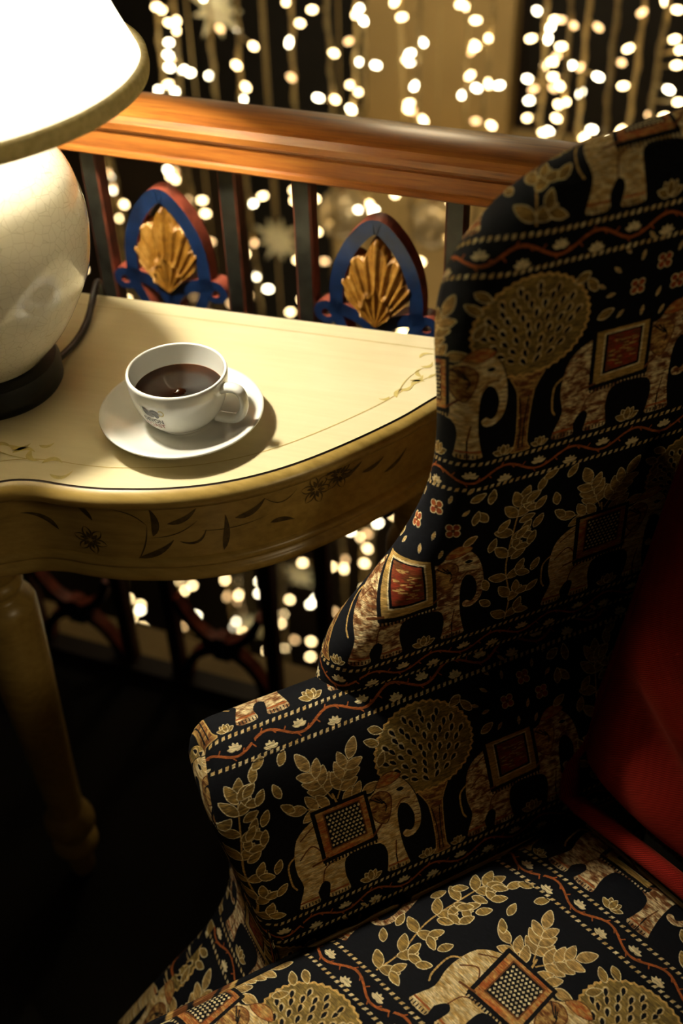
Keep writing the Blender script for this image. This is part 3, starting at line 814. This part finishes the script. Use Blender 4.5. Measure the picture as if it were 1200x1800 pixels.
# ------------------------------------------------------------------ saucer, cup, coffee
CX, CY = -0.158, 0.941
sau = thing('saucer', 'round white porcelain saucer under the coffee cup', 'saucer', (CX, CY, TZ))
SP = [(.0005, .0042), (.030, .0042), (.032, .0030), (.0325, .0003), (.036, .0003), (.037, .0030), (.050, .0055), (.066, .0115), (.078, .0168), (.0820, .0188), (.0832, .0203), (.0826, .0216), (.0800, .0214), (.070, .0170), (.056, .0112), (.044, .0082), (.034, .0074), (.031, .0064), (.029, .0064), (.0005, .0064)]
obj('dish', *lathe([(r, TZ + z) for r, z in SP], (CX, CY), 96), M['porcelain'], sau)
cup = thing('coffee_cup', 'white porcelain coffee cup with printed logo half full of black coffee', 'cup', (CX, CY, TZ + .0068))
CZ = TZ + .0066
LG = .0065
CPO = [(.0005, .002), (.022, .002), (.0235, .0002), (.0268, .0002), (.0282, .0030), (.0330, .0068), (.0400, .0150), (.0455, .0270), (.0488, .0400), (.0500, .0520), (.0502, .0580)]
CPI = [(.0496, .0602), (.0482, .0606), (.0470, .0596), (.0468, .0560), (.0455, .0420), (.0420, .0270), (.0360, .0150), (.0260, .0070), (.0005, .0060)]
CPO_S, CPI_S = sm(CPO, 3), sm(CPI, 3)
obj('bowl', *lathe([(r, CZ + z) for r, z in CPO_S + CPI_S], (CX, CY), 96), M['porcelain'], cup)
ha = math.radians(-22); hd = np.array((math.cos(ha), math.sin(ha), 0)); cc = np.array((CX, CY, CZ))
hp = sm3([cc + hd * r + np.array((0, 0, z)) for r, z in ((.0462, .0480), (.0560, .0515), (.0660, .0505), (.0705, .0430), (.0708, .0320), (.0665, .0210), (.0570, .0150), (.0400, .0140))], 6)
Vt, Ft = tube(hp, [.0040 + .0012 * abs(2 * i / (len(hp) - 1) - 1) for i in range(len(hp))], 14)
sd = np.array((-hd[1], hd[0], 0)); Vt = [v + sd * ((v - cc) @ sd) * 0.35 for v in np.array(Vt)]
obj('handle', Vt, Ft, M['porcelain'], cup)
cf = CZ + .0375
cr_ = np.interp(.0375, [z for r, z in reversed(CPI_S)], [r for r, z in reversed(CPI_S)])
obj('coffee', *lathe([(cr_ + .0004, cf), (cr_ - .0012, cf - .0006), (cr_ - .003, cf - .0008), (.0005, cf - .0008)], (CX, CY), 96), M['coffee'], cup)
obj('coffee_rim', *lathe([(cr_ + .0006, cf + .0004), (cr_ - .0006, cf - .0001), (cr_ - .0018, cf - .0005), (cr_ - .0006, cf - .0006)], (CX, CY), 96, True), M['coffee_rim'], cup)
def cup_surf(x, y, eps=.00035):
    """x: metres along the circumference from the logo's centre, y: height above the cup's foot"""
    r = np.interp(y, [z for _, z in CPO_S[6:]], [q_ for q_, _ in CPO_S[6:]]) + eps
    a = LOGO_A + x / r
    return (CX + r * math.cos(a), CY + r * math.sin(a), CZ + y)
def text_print(body, x0, x1, y0, y1, mat, name):
    cu = bpy.data.curves.new(name, 'FONT'); cu.body = body; cu.align_x = 'LEFT'; cu.offset = 0.03; cu.resolution_u = 3
    to = bpy.data.objects.new(name, cu); COL.objects.link(to)
    dg = bpy.context.evaluated_depsgraph_get(); dg.update()
    me = bpy.data.meshes.new_from_object(to.evaluated_get(dg))
    bpy.data.objects.remove(to)
    bm = bmesh.new(); bm.from_mesh(me)
    bmesh.ops.triangulate(bm, faces=bm.faces[:])
    bmesh.ops.subdivide_edges(bm, edges=[e for e in bm.edges if e.calc_length() > 0.25], cuts=2)
    bmesh.ops.triangulate(bm, faces=bm.faces[:])
    P = np.array([v.co[:] for v in bm.verts]); Fs = [[v.index for v in f.verts] for f in bm.faces]; bm.free()
    lo, hi = P.min(0), P.max(0)
    V = [cup_surf(x0 + (x1 - x0) * (p[0] - lo[0]) / (hi[0] - lo[0]), y0 + (y1 - y0) * (p[1] - lo[1]) / (hi[1] - lo[1])) for p in P]
    return obj(name, V, Fs, mat, cup)
text_print('DEVON', -.0115, .0105, .0262, .0322, M['print_dark'], 'printed_lettering')
text_print('ROAST', -.0115, .0105, .0190, .0252, M['print_red'], 'printed_lettering')
# logo: a leaning dark cup with a bean in it and a small ring handle
V, F = [], []
def blob(pts):
    o = len(V); c = np.mean(pts, 0)
    V.append(cup_surf(c[0], c[1] + LG)); V.extend(cup_surf(p[0], p[1] + LG) for p in pts); k = len(pts)
    F.extend((o, o + 1 + i, o + 1 + (i + 1) % k) for i in range(k))
blob(smooth([(-.0105, .0375), (-.009, .0315), (-.005, .0285), (-.001, .0275), (.003, .0290), (.001, .0330), (-.004, .0352), (-.0075, .0370)], 4))
blob(smooth([(-.002, .0345), (.003, .0372), (.0075, .0350), (.0085, .0305), (.0055, .0272), (.0035, .0290), (.0025, .0320)], 4))
obj('printed_logo', V, F, M['print_dark'], cup)
rp = [(.0105 + .0030 * math.cos(a), .0345 + .0032 * math.sin(a)) for a in np.linspace(-2.4, 2.4, 14)]
V = []
for i, p in enumerate(rp):
    c = np.array((.0105, .0345)); dd = (np.array(p) - c)
    V += [cup_surf(*(c + dd * .8 + (0, LG))), cup_surf(*(c + dd * 1.2 + (0, LG)))]
obj('printed_logo_ring', V, grid_faces(len(rp), 2), M['leaf_paint'], cup)

# ------------------------------------------------------------------ wing armchair
AA = math.radians(24); AD = np.array((math.cos(AA), math.sin(AA), 0)); AN = np.array((-AD[1], AD[0], 0))
def ch_pt(s, n_, z): return AD * s + AN * n_ + np.array((0, 0, z))
XA = math.radians(38); XE = np.array((math.cos(XA), math.sin(XA), 0)); XF = np.array((-XE[1], XE[0], 0))   # chair axis: front to back; towards the arm beside the table
QC = ch_pt(.145, .575, 0) - XF * 0.29
def ax_pt(e, f, z): return QC + XE * e + XF * f + np.array((0, 0, z))
def mirror(V):
    V = np.asarray(V, float); d = V - QC; f = d @ XF
    return V - 2 * np.outer(f, XF)
chair = thing('wing_armchair', 'wing armchair covered in dark tapestry woven with elephants and trees', 'armchair', tuple(ax_pt(.22, 0, 0)), XA)
def both(name, V, F, mat, uv=None, sharp=None, only_right=False):
    o1 = obj(name, V, F, mat, chair, uv=uv)
    if not only_right:
        o2 = obj(name, mirror(V), [tuple(reversed(f)) for f in F], mat, chair, uv=None if uv is None else [(-a, b_) for a, b_ in uv])
    return o1
# --- arm: section in (n, z), swept along s with a rounded front
SEC = sm([(.545, .17), (.545, .30), (.552, .40), (.562, .475), (.578, .532), (.598, .582), (.621, .620), (.644, .6435), (.668, .6555), (.690, .6545), (.709, .640), (.7165, .61), (.711, .55), (.702, .48), (.694, .40), (.690, .30), (.690, .17)], 5)
SEC = np.array(SEC); NS = len(SEC)
SARC = np.concatenate([[0], np.cumsum(np.linalg.norm(np.diff(SEC, axis=0), axis=1))])
i0 = int(np.argmin(np.abs(SEC[:NS // 2, 1] - .475))); SV = SARC - SARC[i0] + 0.028
FZ = [.10, .193, .26, .30, .338, .391, .435, .503, .569, .607, .640, .66]
FS = [-.09, -.014, .051, .098, .129, .153, .157, .151, .139, .137, .142, .150]
_fz = np.linspace(.10, .66, 60); _fs = np.interp(_fz, FZ, FS)
for _ in range(3): _fs[1:-1] = (_fs[:-2] + 2 * _fs[1:-1] + _fs[2:]) / 4
def sfront(z): return np.interp(z, _fz, _fs)
t_ = np.gradient(SEC, axis=0); t_ /= np.linalg.norm(t_, axis=1)[:, None]
SNRM = np.stack([t_[:, 1], -t_[:, 0]], 1)   # inward of section
if SNRM[0][0] < 0: SNRM = -SNRM
RR = 0.022
dl = [RR * (1 - math.cos(a)) for a in np.linspace(0, math.pi / 2, 6)] + list(np.linspace(RR, .50, 34)[1:])
V, UV = [], []
for j, de in enumerate(dl):
    sh_ = RR * (1 - math.sqrt(max(0, 1 - (1 - min(1, de / RR)) ** 2)))
    for i in range(NS):
        nz = SEC[i] + SNRM[i] * sh_
        sf = sfront(SEC[i, 1]); s_ = sf + de if de <= RR else sf + RR + (0.62 - sf - RR) * (de - RR) / (.50 - RR)
        V.append(ch_pt(s_, nz[0], nz[1])); UV.append((s_ + UV_ARM, SV[i]))
F = grid_faces(len(dl), NS, flip=True)
both('arm', V, F, M['tapestry'], UV)
# front panel of the arm, slightly padded, between the two seams
V, UV = [], []; hN = NS // 2; mP = 9
for i in range(hN + 1):
    a = SEC[i] + SNRM[i] * RR; b_ = SEC[NS - 1 - i] + SNRM[NS - 1 - i] * RR
    for k in range(mP):
        t = k / (mP - 1); q = a * (1 - t) + b_ * t
        pad = 0.003 * math.sin(math.pi * t)
        sf = sfront(SEC[i, 1]) * (1 - t) + sfront(SEC[NS - 1 - i, 1]) * t
        V.append(ch_pt(sf - pad, q[0], q[1])); UV.append((q[0] + .06, q[1] * 1.15 + .05))
F = grid_faces(hN + 1, mP, flip=False)
both('arm_front', V, F, M['tapestry'], UV)
pp = [ch_pt(sfront(SEC[i, 1]) + .004, *(SEC[i] + SNRM[i] * .004)) for i in range(2, NS // 2) if SEC[i, 1] < .48]
Vp, Fp = tube(pp, [.0042 * min(1, (len(pp) - 1 - i) / 5 + .15) for i in range(len(pp))], 8)
both('piping', Vp, Fp, M['tapestry'], [(i * .0007 + .3, (i % 8) * .003) for i in range(len(Vp))])
# --- wing
WO = [(.262, .600), (.274, .630), (.281, .660), (.288, .690), (.301, .715), (.335, .752), (.369, .791), (.395, .838), (.406, .887), (.406, .950), (.402, 1.005), (.404, 1.048), (.417, 1.083), (.438, 1.108), (.468, 1.130), (.515, 1.148), (.570, 1.156), (.630, 1.162), (.690, 1.166)]
WO = np.array(sm(WO, 5)); nW = len(WO)
tt = np.linspace(0, 1, nW)
WI = np.stack([.70 + 0 * tt, .56 + (1.02 - .56) * tt], 1)
# inner anchors follow the outline's direction so that the fan of sections never crosses
TH = .030
V, UV = [], []; crossN = 30
for i in range(nW):
    o_, a_ = WO[i], WI[i]
    d_ = o_ - a_; ln = np.linalg.norm(d_); d_ /= ln
    prof_ = []
    for k in range(12): prof_.append((ln - TH * 1.0) * k / 11)
    sec = [(x, -TH) for x in prof_]
    for k in range(1, 12):
        a = math.pi * k / 12
        sec.append((ln - TH + TH * math.sin(a), -TH * math.cos(a)))
    sec += [(x, TH) for x in reversed(prof_)]
    arc = 0; prev = sec[0]
    for (x, y) in sec:
        arc += math.hypot(x - prev[0], y - prev[1]); prev = (x, y)
        p = a_ + d_ * x
        # the wing dishes outwards a little towards its free edge and is fuller low down where it meets the arm
        bow = .012 * (x / ln) ** 2 - .010
        soft = 1.0 - 0.25 * max(0.0, min(1.0, (0.72 - p[1]) / 0.1)) * 0
        nn_ = WING_N + y * soft + bow
        V.append(ch_pt(p[0], nn_, p[1])); q = a_ + d_ * arc
        UV.append((q[0] + UV_WING, q[1] - .668 + .0175 + WING_ROW))
F = grid_faces(nW, len(sec), flip=False)
both('wing', V, F, M['tapestry'], UV)
# --- back: padded slab between the wings, leaning back
V, UV = [], []; nb, mb = 25, 33
for side in (0, 1):
    for i in range(nb):
        t = i / (nb - 1); z = .34 + (1.19 - .34) * t
        for j in range(mb):
            u = -1 + 2 * j / (mb - 1)
            hw = .285 + .03 * t
            top = .03 * (1 - u * u) * t
            rnd = (1 - abs(u) ** 8) * (1 - max(0, t * 2 - 1) ** 10)
            th = (.035 + .02 * math.sin(math.pi * min(1, t * 1.1))) * max(0.0, rnd) ** 0.5
            e0 = .50 + .15 * t
            e_ = e0 - th if side == 0 else e0 + .05 + .03 * max(0.0, rnd) ** 0.5
            V.append(ax_pt(e_, u * hw, z + top)); UV.append((-u * hw + .1, z + .02))
F = grid_faces(nb, mb, flip=False) + [tuple(i + nb * mb for i in f) for f in grid_faces(nb, mb, flip=True)]
# rim between the two skins
h = nb * mb
def rim(idx):
    for a, b_ in zip(idx[:-1], idx[1:]): F.append((a, a + h, b_ + h, b_))
rim([i * mb for i in range(nb)]); rim(list(range((nb - 1) * mb, nb * mb))); rim([i * mb + mb - 1 for i in range(nb - 1, -1, -1)])
obj('backrest', V, F, M['tapestry'], chair, uv=UV)
# --- seat cushion: crowned, soft edges, piped
P0 = ch_pt(-.035, .532, 0); P1 = ch_pt(.515, .548, 0)
P0m, P1m = mirror([P0, P1])
gN, gM = 56, 60
r_e = .022; SZ = .468
def cush(a, b_):
    p = (P0 * (1 - a) + P1 * a) * (1 - b_) + (P0m * (1 - a) + P1m * a) * b_
    return p
tr_ = [k for k in np.linspace(0, 1, gN)]
V, UV = [], []
sa_ = math.radians(-49); su = np.array((math.cos(sa_), math.sin(sa_), 0)); sv = np.array((-su[1], su[0], 0))
def seat_uv(p, extra=np.zeros(3)):
    q_ = p + extra
    return (q_ @ su + .350 + UV_SEAT[0], q_ @ sv - .343 + .0175 + UV_SEAT[1])
LA, LB = np.linalg.norm(P1 - P0), np.linalg.norm(P0m - P0)
def edge_line(L_):
    k = [0.0, .0015, .004, .008, .013, .018, r_e]
    mid = list(np.linspace(r_e, L_ - r_e, 40)[1:-1])
    return [x / L_ for x in k] + [x / L_ for x in mid] + [1 - x / L_ for x in reversed(k)]
ea, eb = edge_line(LA), edge_line(LB)
for a in ea:
    for b_ in eb:
        p = cush(a, b_)
        da, db = min(a, 1 - a) * LA, min(b_, 1 - b_) * LB
        drop = 0
        for d_ in (da, db):
            if d_ < r_e: drop = max(drop, r_e - math.sqrt(max(0, r_e ** 2 - (r_e - d_) ** 2)))
        crown = .022 * (1 - (2 * a - 1) ** 4) * (1 - (2 * b_ - 1) ** 4)
        V.append(p + np.array((0, 0, SZ + crown - drop))); UV.append(seat_uv(p))
na, nb_ = len(ea), len(eb)
F = grid_faces(na, nb_, flip=True)
per = [j for j in range(nb_)] + [i * nb_ + nb_ - 1 for i in range(1, na)] + [(na - 1) * nb_ + j for j in range(nb_ - 2, -1, -1)] + [i * nb_ for i in range(na - 2, 0, -1)]
base = len(V)
cen = cush(.5, .5)
for ring, (dz, inn) in enumerate(((-.03, 0), (-.07, 0), (-.085, .0), (-.098, .012))):
    for q in per:
        v = np.array(V[q]); dd = cen - v; dd[2] = 0; dd /= np.linalg.norm(dd)
        nv = np.array((v[0], v[1], SZ - r_e + dz)) + dd * inn
        V.append(nv); UV.append(seat_uv(nv, -dd * dz))
k = len(per)
for ring in range(4):
    for i in range(k):
        a, b_ = (per[i], per[(i + 1) % k]) if ring == 0 else (base + (ring - 1) * k + i, base + (ring - 1) * k + (i + 1) % k)
        c, d_ = base + ring * k + (i + 1) % k, base + ring * k + i
        F.append((a, b_, c, d_))
seat = obj('seat_cushion', V, F, M['tapestry'], chair, uv=UV)
ring_pts = []
for q in per[::2]:
    v = np.array(V[q]); dd = cen - v; dd[2] = 0; dd /= np.linalg.norm(dd)
    ring_pts.append(np.array((v[0], v[1], SZ - r_e + .012)) + dd * .004)
Vp, Fp = tube(ring_pts, .0055, 8, closed=True)
obj('piping', Vp, Fp, M['tapestry'], seat, uv=[(i * .0006 + .1, (i % 8) * .003 + .06) for i in range(len(Vp))])
# --- seat rail and legs
fr = [ch_pt(-.005, .55, 0), ch_pt(.60, .56, 0)]; frm = mirror(fr)
pl = [fr[0], fr[1], frm[1], frm[0]]
V = [p + np.array((0, 0, z)) for z in (.16, .352) for p in pl]
F = [(3, 2, 1, 0), (4, 5, 6, 7), (0, 1, 5, 4), (1, 2, 6, 5), (2, 3, 7, 6), (3, 0, 4, 7)]
obj('seat_rail', V, F, M['tapestry'], chair, uv=[(p[0] * .8 + p[1] * .6, p[2]) for p in V], smooth_=False)
for p in (ch_pt(.05, .60, 0), ch_pt(.56, .62, 0)):
    for q in (p, mirror([p])[0]):
        obj('leg', *lathe([(.016, 0), (.019, .004), (.022, .08), (.026, .165)], q, 12), M['dark_wood'], chair)

# ------------------------------------------------------------------ red pillow against the backrest
pil = thing('red_pillow', 'plain red woven pillow leaning against the tapestry backrest', 'pillow', tuple(ax_pt(PIL_E, PIL_F, SZ + .03)), XA)
PT = math.radians(12); PU = np.array((0, 0, math.cos(PT))) + XE * math.sin(PT); PN = XE * math.cos(PT) - np.array((0, 0, math.sin(PT)))
PC = ax_pt(PIL_E, PIL_F, SZ + .022)
PW, PH, PTK = .50, .42, .072
nP = 61; V, UV = [], []
for side in (-1, 1):
    for i in range(nP):
        y = -1 + 2 * i / (nP - 1)
        for j in range(nP):
            x = -1 + 2 * j / (nP - 1)
            pin = 1 - .05 * (1 - x * x) * abs(y) ** 2; pin2 = 1 - .05 * (1 - y * y) * abs(x) ** 2
            th = PTK * (max(0, 1 - abs(x) ** 4.0) * max(0, 1 - abs(y) ** 7.0)) ** 0.5
            rr = math.hypot(x - .9, y + .95)
            fold = .016 * math.sin(rr * 9.0 - 1.0) * math.exp(-((rr - .75) / .5) ** 2) * max(0, 1 - x * x) * max(0, 1 - y * y) * 2.2
            fold += .004 * math.sin(5 * x + 3 * y * y)
            w_ = (th + (fold if side < 0 else 0) * (th / PTK)) * side
            xr, yr = x * math.sqrt(1 - .10 * y * y), y * math.sqrt(1 - .10 * x * x)
            p = PC + XF * (xr * pin2 * PW / 2) + PU * ((yr * pin + 1) * PH / 2) + PN * w_
            V.append(p); UV.append((x * PW / 2, y * PH / 2))
F = grid_faces(nP, nP, flip=False) + [tuple(q + nP * nP for q in f) for f in grid_faces(nP, nP, flip=True)]
obj('pillow_cover', V, F, M['pillow'], pil, uv=UV)
per = [(x, -1) for x in np.linspace(-1, 1, 30)] + [(1, y) for y in np.linspace(-1, 1, 30)[1:]] + [(x, 1) for x in np.linspace(1, -1, 30)[1:]] + [(-1, y) for y in np.linspace(1, -1, 30)[1:-1]]
pp = []
for x, y in per:
    pin = 1 - .05 * (1 - x * x) * abs(y) ** 2; pin2 = 1 - .05 * (1 - y * y) * abs(x) ** 2
    xr, yr = x * math.sqrt(1 - .10 * y * y), y * math.sqrt(1 - .10 * x * x)
    if y < -.99: yr = -1.0 - .03; xr *= .90
    pp.append(PC + XF * (xr * pin2 * PW / 2) + PU * ((yr * pin + 1) * PH / 2) - PN * (.052 * max(0, -y) ** 6))
Vp, Fp = tube(pp, .0105, 10, closed=True)
obj('rolled_hem', Vp, Fp, M['pillow'], pil, uv=[((i // 10) * .012, (i % 10) * .006) for i in range(len(Vp))])

# ------------------------------------------------------------------ hanging fairy-light strings in the stairwell
STRINGS=[
(-1.509,[(0.072,-0.078),(0.052,-0.107),(0.025,-1.396),(-0.011,-1.416),(0.063,-1.422),(0.050,-1.465),(0.001,-1.532),(0.042,-1.565),(0.068,-1.581)]),
(-1.345,[(0.007,0.151),(0.011,-0.110),(0.014,-1.368),(0.012,-1.581)]),
(-1.278,[(-0.028,0.229),(-0.008,0.225),(-0.006,0.196),(0.009,0.146),(-0.018,0.097),(0.047,-0.100),(-0.032,-0.151),(0.035,-1.300),(0.003,-1.331),(0.039,-1.441),(0.021,-1.479)]),
(-1.105,[(0.019,0.663),(0.028,0.630),(0.027,0.588),(0.023,0.550),(0.013,0.522),(-0.032,0.459),(0.016,0.459),(-0.003,0.255),(-0.034,0.248),(-0.007,0.229),(-0.034,0.227),(0.028,0.175),(-0.004,-0.130),(-0.013,-1.245),(-0.007,-1.316),(0.025,-1.354),(0.004,-1.460),(-0.011,-1.504)]),
(-1.048,[(-0.028,0.684),(0.017,0.653),(0.011,0.629),(-0.026,0.566),(0.009,0.532),(0.032,0.531),(-0.027,0.501),(0.028,0.202),(0.034,0.166),(0.013,0.139),(0.035,0.081),(0.011,-0.078),(-0.002,-1.204),(0.002,-1.253),(-0.004,-1.353),(-0.001,-1.442)]),
(-0.971,[(-0.019,0.688),(0.023,0.625),(-0.029,0.503),(-0.028,-0.136),(-0.018,-1.219),(-0.018,-1.265),(-0.017,-1.578)]),
(-0.887,[(-0.003,0.634),(0.050,0.614),(-0.004,0.560),(0.014,0.509),(-0.002,0.476),(0.036,0.233),(0.005,0.207),(0.009,0.105),(-0.028,0.062),(0.004,0.003),(0.032,-0.036),(-0.034,-0.072),(0.018,-1.249),(-0.007,-1.316),(-0.017,-1.370),(0.038,-1.418),(-0.007,-1.490)]),
(-0.763,[(-0.023,0.691),(0.021,0.656),(-0.011,0.608),(-0.007,0.529),(-0.029,0.229),(0.042,0.228),(-0.029,0.199),(0.046,0.140),(-0.023,0.037),(0.049,0.036),(-0.021,-0.091),(-0.054,-0.129),(-0.057,-1.074),(-0.029,-1.260),(-0.037,-1.263),(-0.005,-1.348),(-0.053,-1.478),(-0.052,-1.541)]),
(-0.649,[(-0.035,0.712),(0.013,0.620),(-0.026,0.519),(0.014,0.515),(-0.011,0.461),(-0.021,-0.115),(0.003,-0.986),(-0.044,-1.000),(-0.047,-1.227)]),
(-0.615,[(0.009,0.687),(-0.016,0.620),(0.019,0.582),(-0.017,0.517),(0.015,0.514),(-0.005,0.465),(-0.008,0.465),(0.003,0.207),(0.009,-0.102),(0.021,-0.892)]),
(-0.569,[(-0.017,0.711),(-0.003,0.690),(0.029,0.598),(0.012,0.260),(0.017,0.237),(-0.022,-0.977),(-0.023,-1.092)]),
(-0.507,[(-0.013,0.716),(0.017,0.577),(0.020,0.472),(-0.008,0.259),(-0.002,-0.811),(-0.018,-0.938)]),
(-0.447,[(-0.030,0.713),(0.011,0.654),(-0.012,0.635),(-0.024,0.614),(-0.005,0.557),(-0.016,0.519),(-0.006,0.495),(0.020,0.483),(0.026,0.130),(-0.020,-0.082),(-0.001,-0.748)]),
(-0.348,[(-0.024,0.719),(-0.017,0.706),(0.015,0.633),(0.003,0.617),(0.003,0.564),(0.019,0.533),(-0.014,0.515),(0.024,0.460),(-0.032,0.242),(-0.027,0.139)]),
(-0.280,[(-0.029,0.725),(0.002,0.692),(-0.025,0.673),(0.005,0.590),(0.026,0.584),(0.017,0.497),(0.002,0.458)]),
(-0.183,[(-0.026,0.707),(0.021,0.702),(0.009,0.679),(-0.028,0.660),(0.008,0.657),(0.022,0.607),(0.004,0.596),(-0.035,0.558),(0.031,0.552),(-0.015,0.545),(-0.025,0.513),(-0.028,0.468),(0.032,0.455)]),
(-0.112,[(-0.020,0.736),(0.010,0.729),(-0.013,0.686),(-0.022,0.661),(0.010,0.640),(-0.026,0.616),(-0.010,0.597),(0.012,0.573),(-0.010,0.554),(-0.009,0.531),(-0.033,0.498),(-0.010,0.464)]),
(-0.086,[(0.020,0.696),(-0.010,0.608),(0.033,0.593),(-0.004,0.548),(0.034,0.476),(0.017,0.453)]),
(-0.016,[(0.015,0.648),(0.013,0.479)]),
(0.022,[(0.000,0.742),(-0.018,0.666),(-0.018,0.587),(-0.010,0.487)]),
(0.079,[(-0.013,0.769),(0.017,0.761),(0.020,0.701),(0.034,0.676),(0.034,0.653),(0.026,0.600),(0.051,0.581),(-0.009,0.539),(0.024,0.537)]),
]

def led_mesh(name, mat, L_=.020, r=.0062):
    prof_ = [(.0022, -L_ * .55), (r * .75, -L_ * .42), (r, -L_ * .1), (r * .95, L_ * .15), (r * .6, L_ * .38), (.0004, L_ * .45)]
    V, F = lathe(prof_, (0, 0), 8)
    me = bpy.data.meshes.new(name); me.from_pydata([tuple(v) for v in V], [], F); me.materials.append(mat)
    me.polygons.foreach_set('use_smooth', np.full(len(me.polygons), True)); return me
LED = [led_mesh('fairy_bulb_warm', M['led_warm']), led_mesh('fairy_bulb_white', M['led_white']), led_mesh('fairy_bulb_dim', M['led_dim'])]
ORD = ['first', 'second', 'third', 'fourth', 'fifth', 'sixth', 'seventh', 'eighth', 'ninth', 'tenth', 'eleventh', 'twelfth', 'thirteenth', 'fourteenth', 'fifteenth', 'sixteenth', 'seventeenth', 'eighteenth', 'nineteenth', 'twentieth', 'twenty-first', 'twenty-second', 'twenty-third', 'twenty-fourth']
rs = random.Random(11)
for si, (c, bl) in enumerate(STRINGS):
    g = 1.45 + rs.uniform(-.03, .03) + (.035 if si % 2 else -.035)
    st = thing('string_light', 'hanging string of warm fairy lights, %s from the lamp towards the armchair' % ORD[si], 'string light', tuple(rl_pt(c, g, -1.75)), RA, 'curtain of fairy-light strings in the stairwell')
    zs = np.arange(-1.75, 1.55, .06); ph = rs.uniform(0, 6)
    path = lambda z: rl_pt(c + .006 * math.sin(z * 7 + ph), g + .006 * math.cos(z * 6 + ph), z)
    parts = [tube([path(z) for z in zs], .0042, 6)]
    # two more strands twisted round the first
    parts.append(tube([path(z) + RD * .0052 * math.cos(z * 60) + RN * .0052 * math.sin(z * 60) for z in np.arange(-1.75, 1.55, .02)], .0030, 5))
    bulbs = list(bl)
    zz = -.98 + rs.uniform(0, .08)
    while zz < -.16: bulbs.append((rs.uniform(-.03, .03), zz)); zz += .115
    zz = .82 + rs.uniform(0, .1)
    while zz < 1.5: bulbs.append((rs.uniform(-.03, .03), zz)); zz += .12
    mats_ = []
    for dc, z in bulbs:
        dg_ = rs.uniform(-.02, .02)
        tip = rl_pt(c + dc, g + dg_, z); za = z + rs.uniform(-.012, .018); root = path(za)
        d_ = tip - root; ln = np.linalg.norm(d_)
        if ln < .012: d_ = np.array((rs.uniform(-1, 1), rs.uniform(-1, 1), -.6)); ln = np.linalg.norm(d_)
        parts.append(tube([root, tip], [.0024, .0034], 5))
        mats_.append((tip, d_ / ln))
    obj('wire', *join(parts), M['wire'], st)
    inv = PM[st.name].inverted()
    for tip, d_ in mats_:
        k = rs.random(); me = LED[0 if k < .5 else (1 if k < .82 else 2)]
        bo = bpy.data.objects.new('bulb', me)
        COL.objects.link(bo); bo.parent = st
        rot = Vector(d_).to_track_quat('Z', 'Y').to_matrix().to_4x4()
        bo.matrix_basis = inv @ Matrix.Translation(Vector(tip)) @ rot

# ------------------------------------------------------------------ baubles and stars hung among the lights
def star(c, g, z, R, label, n=9):
    """flat-backed spiky star with a domed middle"""
    V, F = [], []
    for side in (-1, 1):
        o_ = len(V); V.append(rl_pt(c, g + side * R * .22, z))
        for k in range(2 * n):
            a = math.pi * k / n + .2; r = R * ((1.0 if k % 4 else .8) if k % 2 == 0 else .36)
            V.append(rl_pt(c + r * math.sin(a), g + side * (.002 if k % 2 == 0 else R * .10), z + r * math.cos(a)))
        for k in range(2 * n):
            t3 = (o_, o_ + 1 + k, o_ + 1 + (k + 1) % (2 * n)); F.append(t3 if side < 0 else t3[::-1])
    t = thing('star_ornament', label, 'star', tuple(rl_pt(c, g, z)), RA, 'star ornaments among the fairy lights')
    obj('star_body', V, F, M['tinsel'], t, smooth_=False)
    obj('hanging_thread', *tube([rl_pt(c, g, z + R * .8), rl_pt(c, g, 1.5)], .002, 5), M['wire'], t)
star(-.862, 1.53, .059, .080, 'pale tinsel star hanging between the two middle balusters')
star(-.986, 1.53, .648, .085, 'pale tinsel star at the top left above the handrail')
star(-.869, 1.53, -1.211, .070, 'pale star low behind the balusters under the table')
star(-1.066, 1.53, -1.534, .080, 'pale star lowest behind the balusters near the floor edge')
def bauble(c, g, z, R, label):
    t = thing('bauble', label, 'bauble', tuple(rl_pt(c, g, z - R)), RA, 'round baubles among the fairy lights')
    ct = rl_pt(c, g, z)
    pr = [(R * math.sin(a) + .0003, ct[2] - R * math.cos(a)) for a in np.linspace(0, math.pi, 17)]
    obj('ball', *lathe(pr, ct, 28), M['bauble'], t)
    obj('cap', *lathe([(R * .16, ct[2] + R * .96), (R * .17, ct[2] + R * 1.12), (R * .05, ct[2] + R * 1.16)], ct, 14), M['gold'], t)
    obj('hanging_thread', *tube([rl_pt(c, g, z + R * 1.1), rl_pt(c, g, 1.5)], .0018, 5), M['wire'], t)
bauble(-.681, 1.55, .149, .068, 'large pearly bauble above the right blue and gold splat')
bauble(-.434, 1.55, .157, .064, 'cream bauble close to the armchair beneath the handrail')
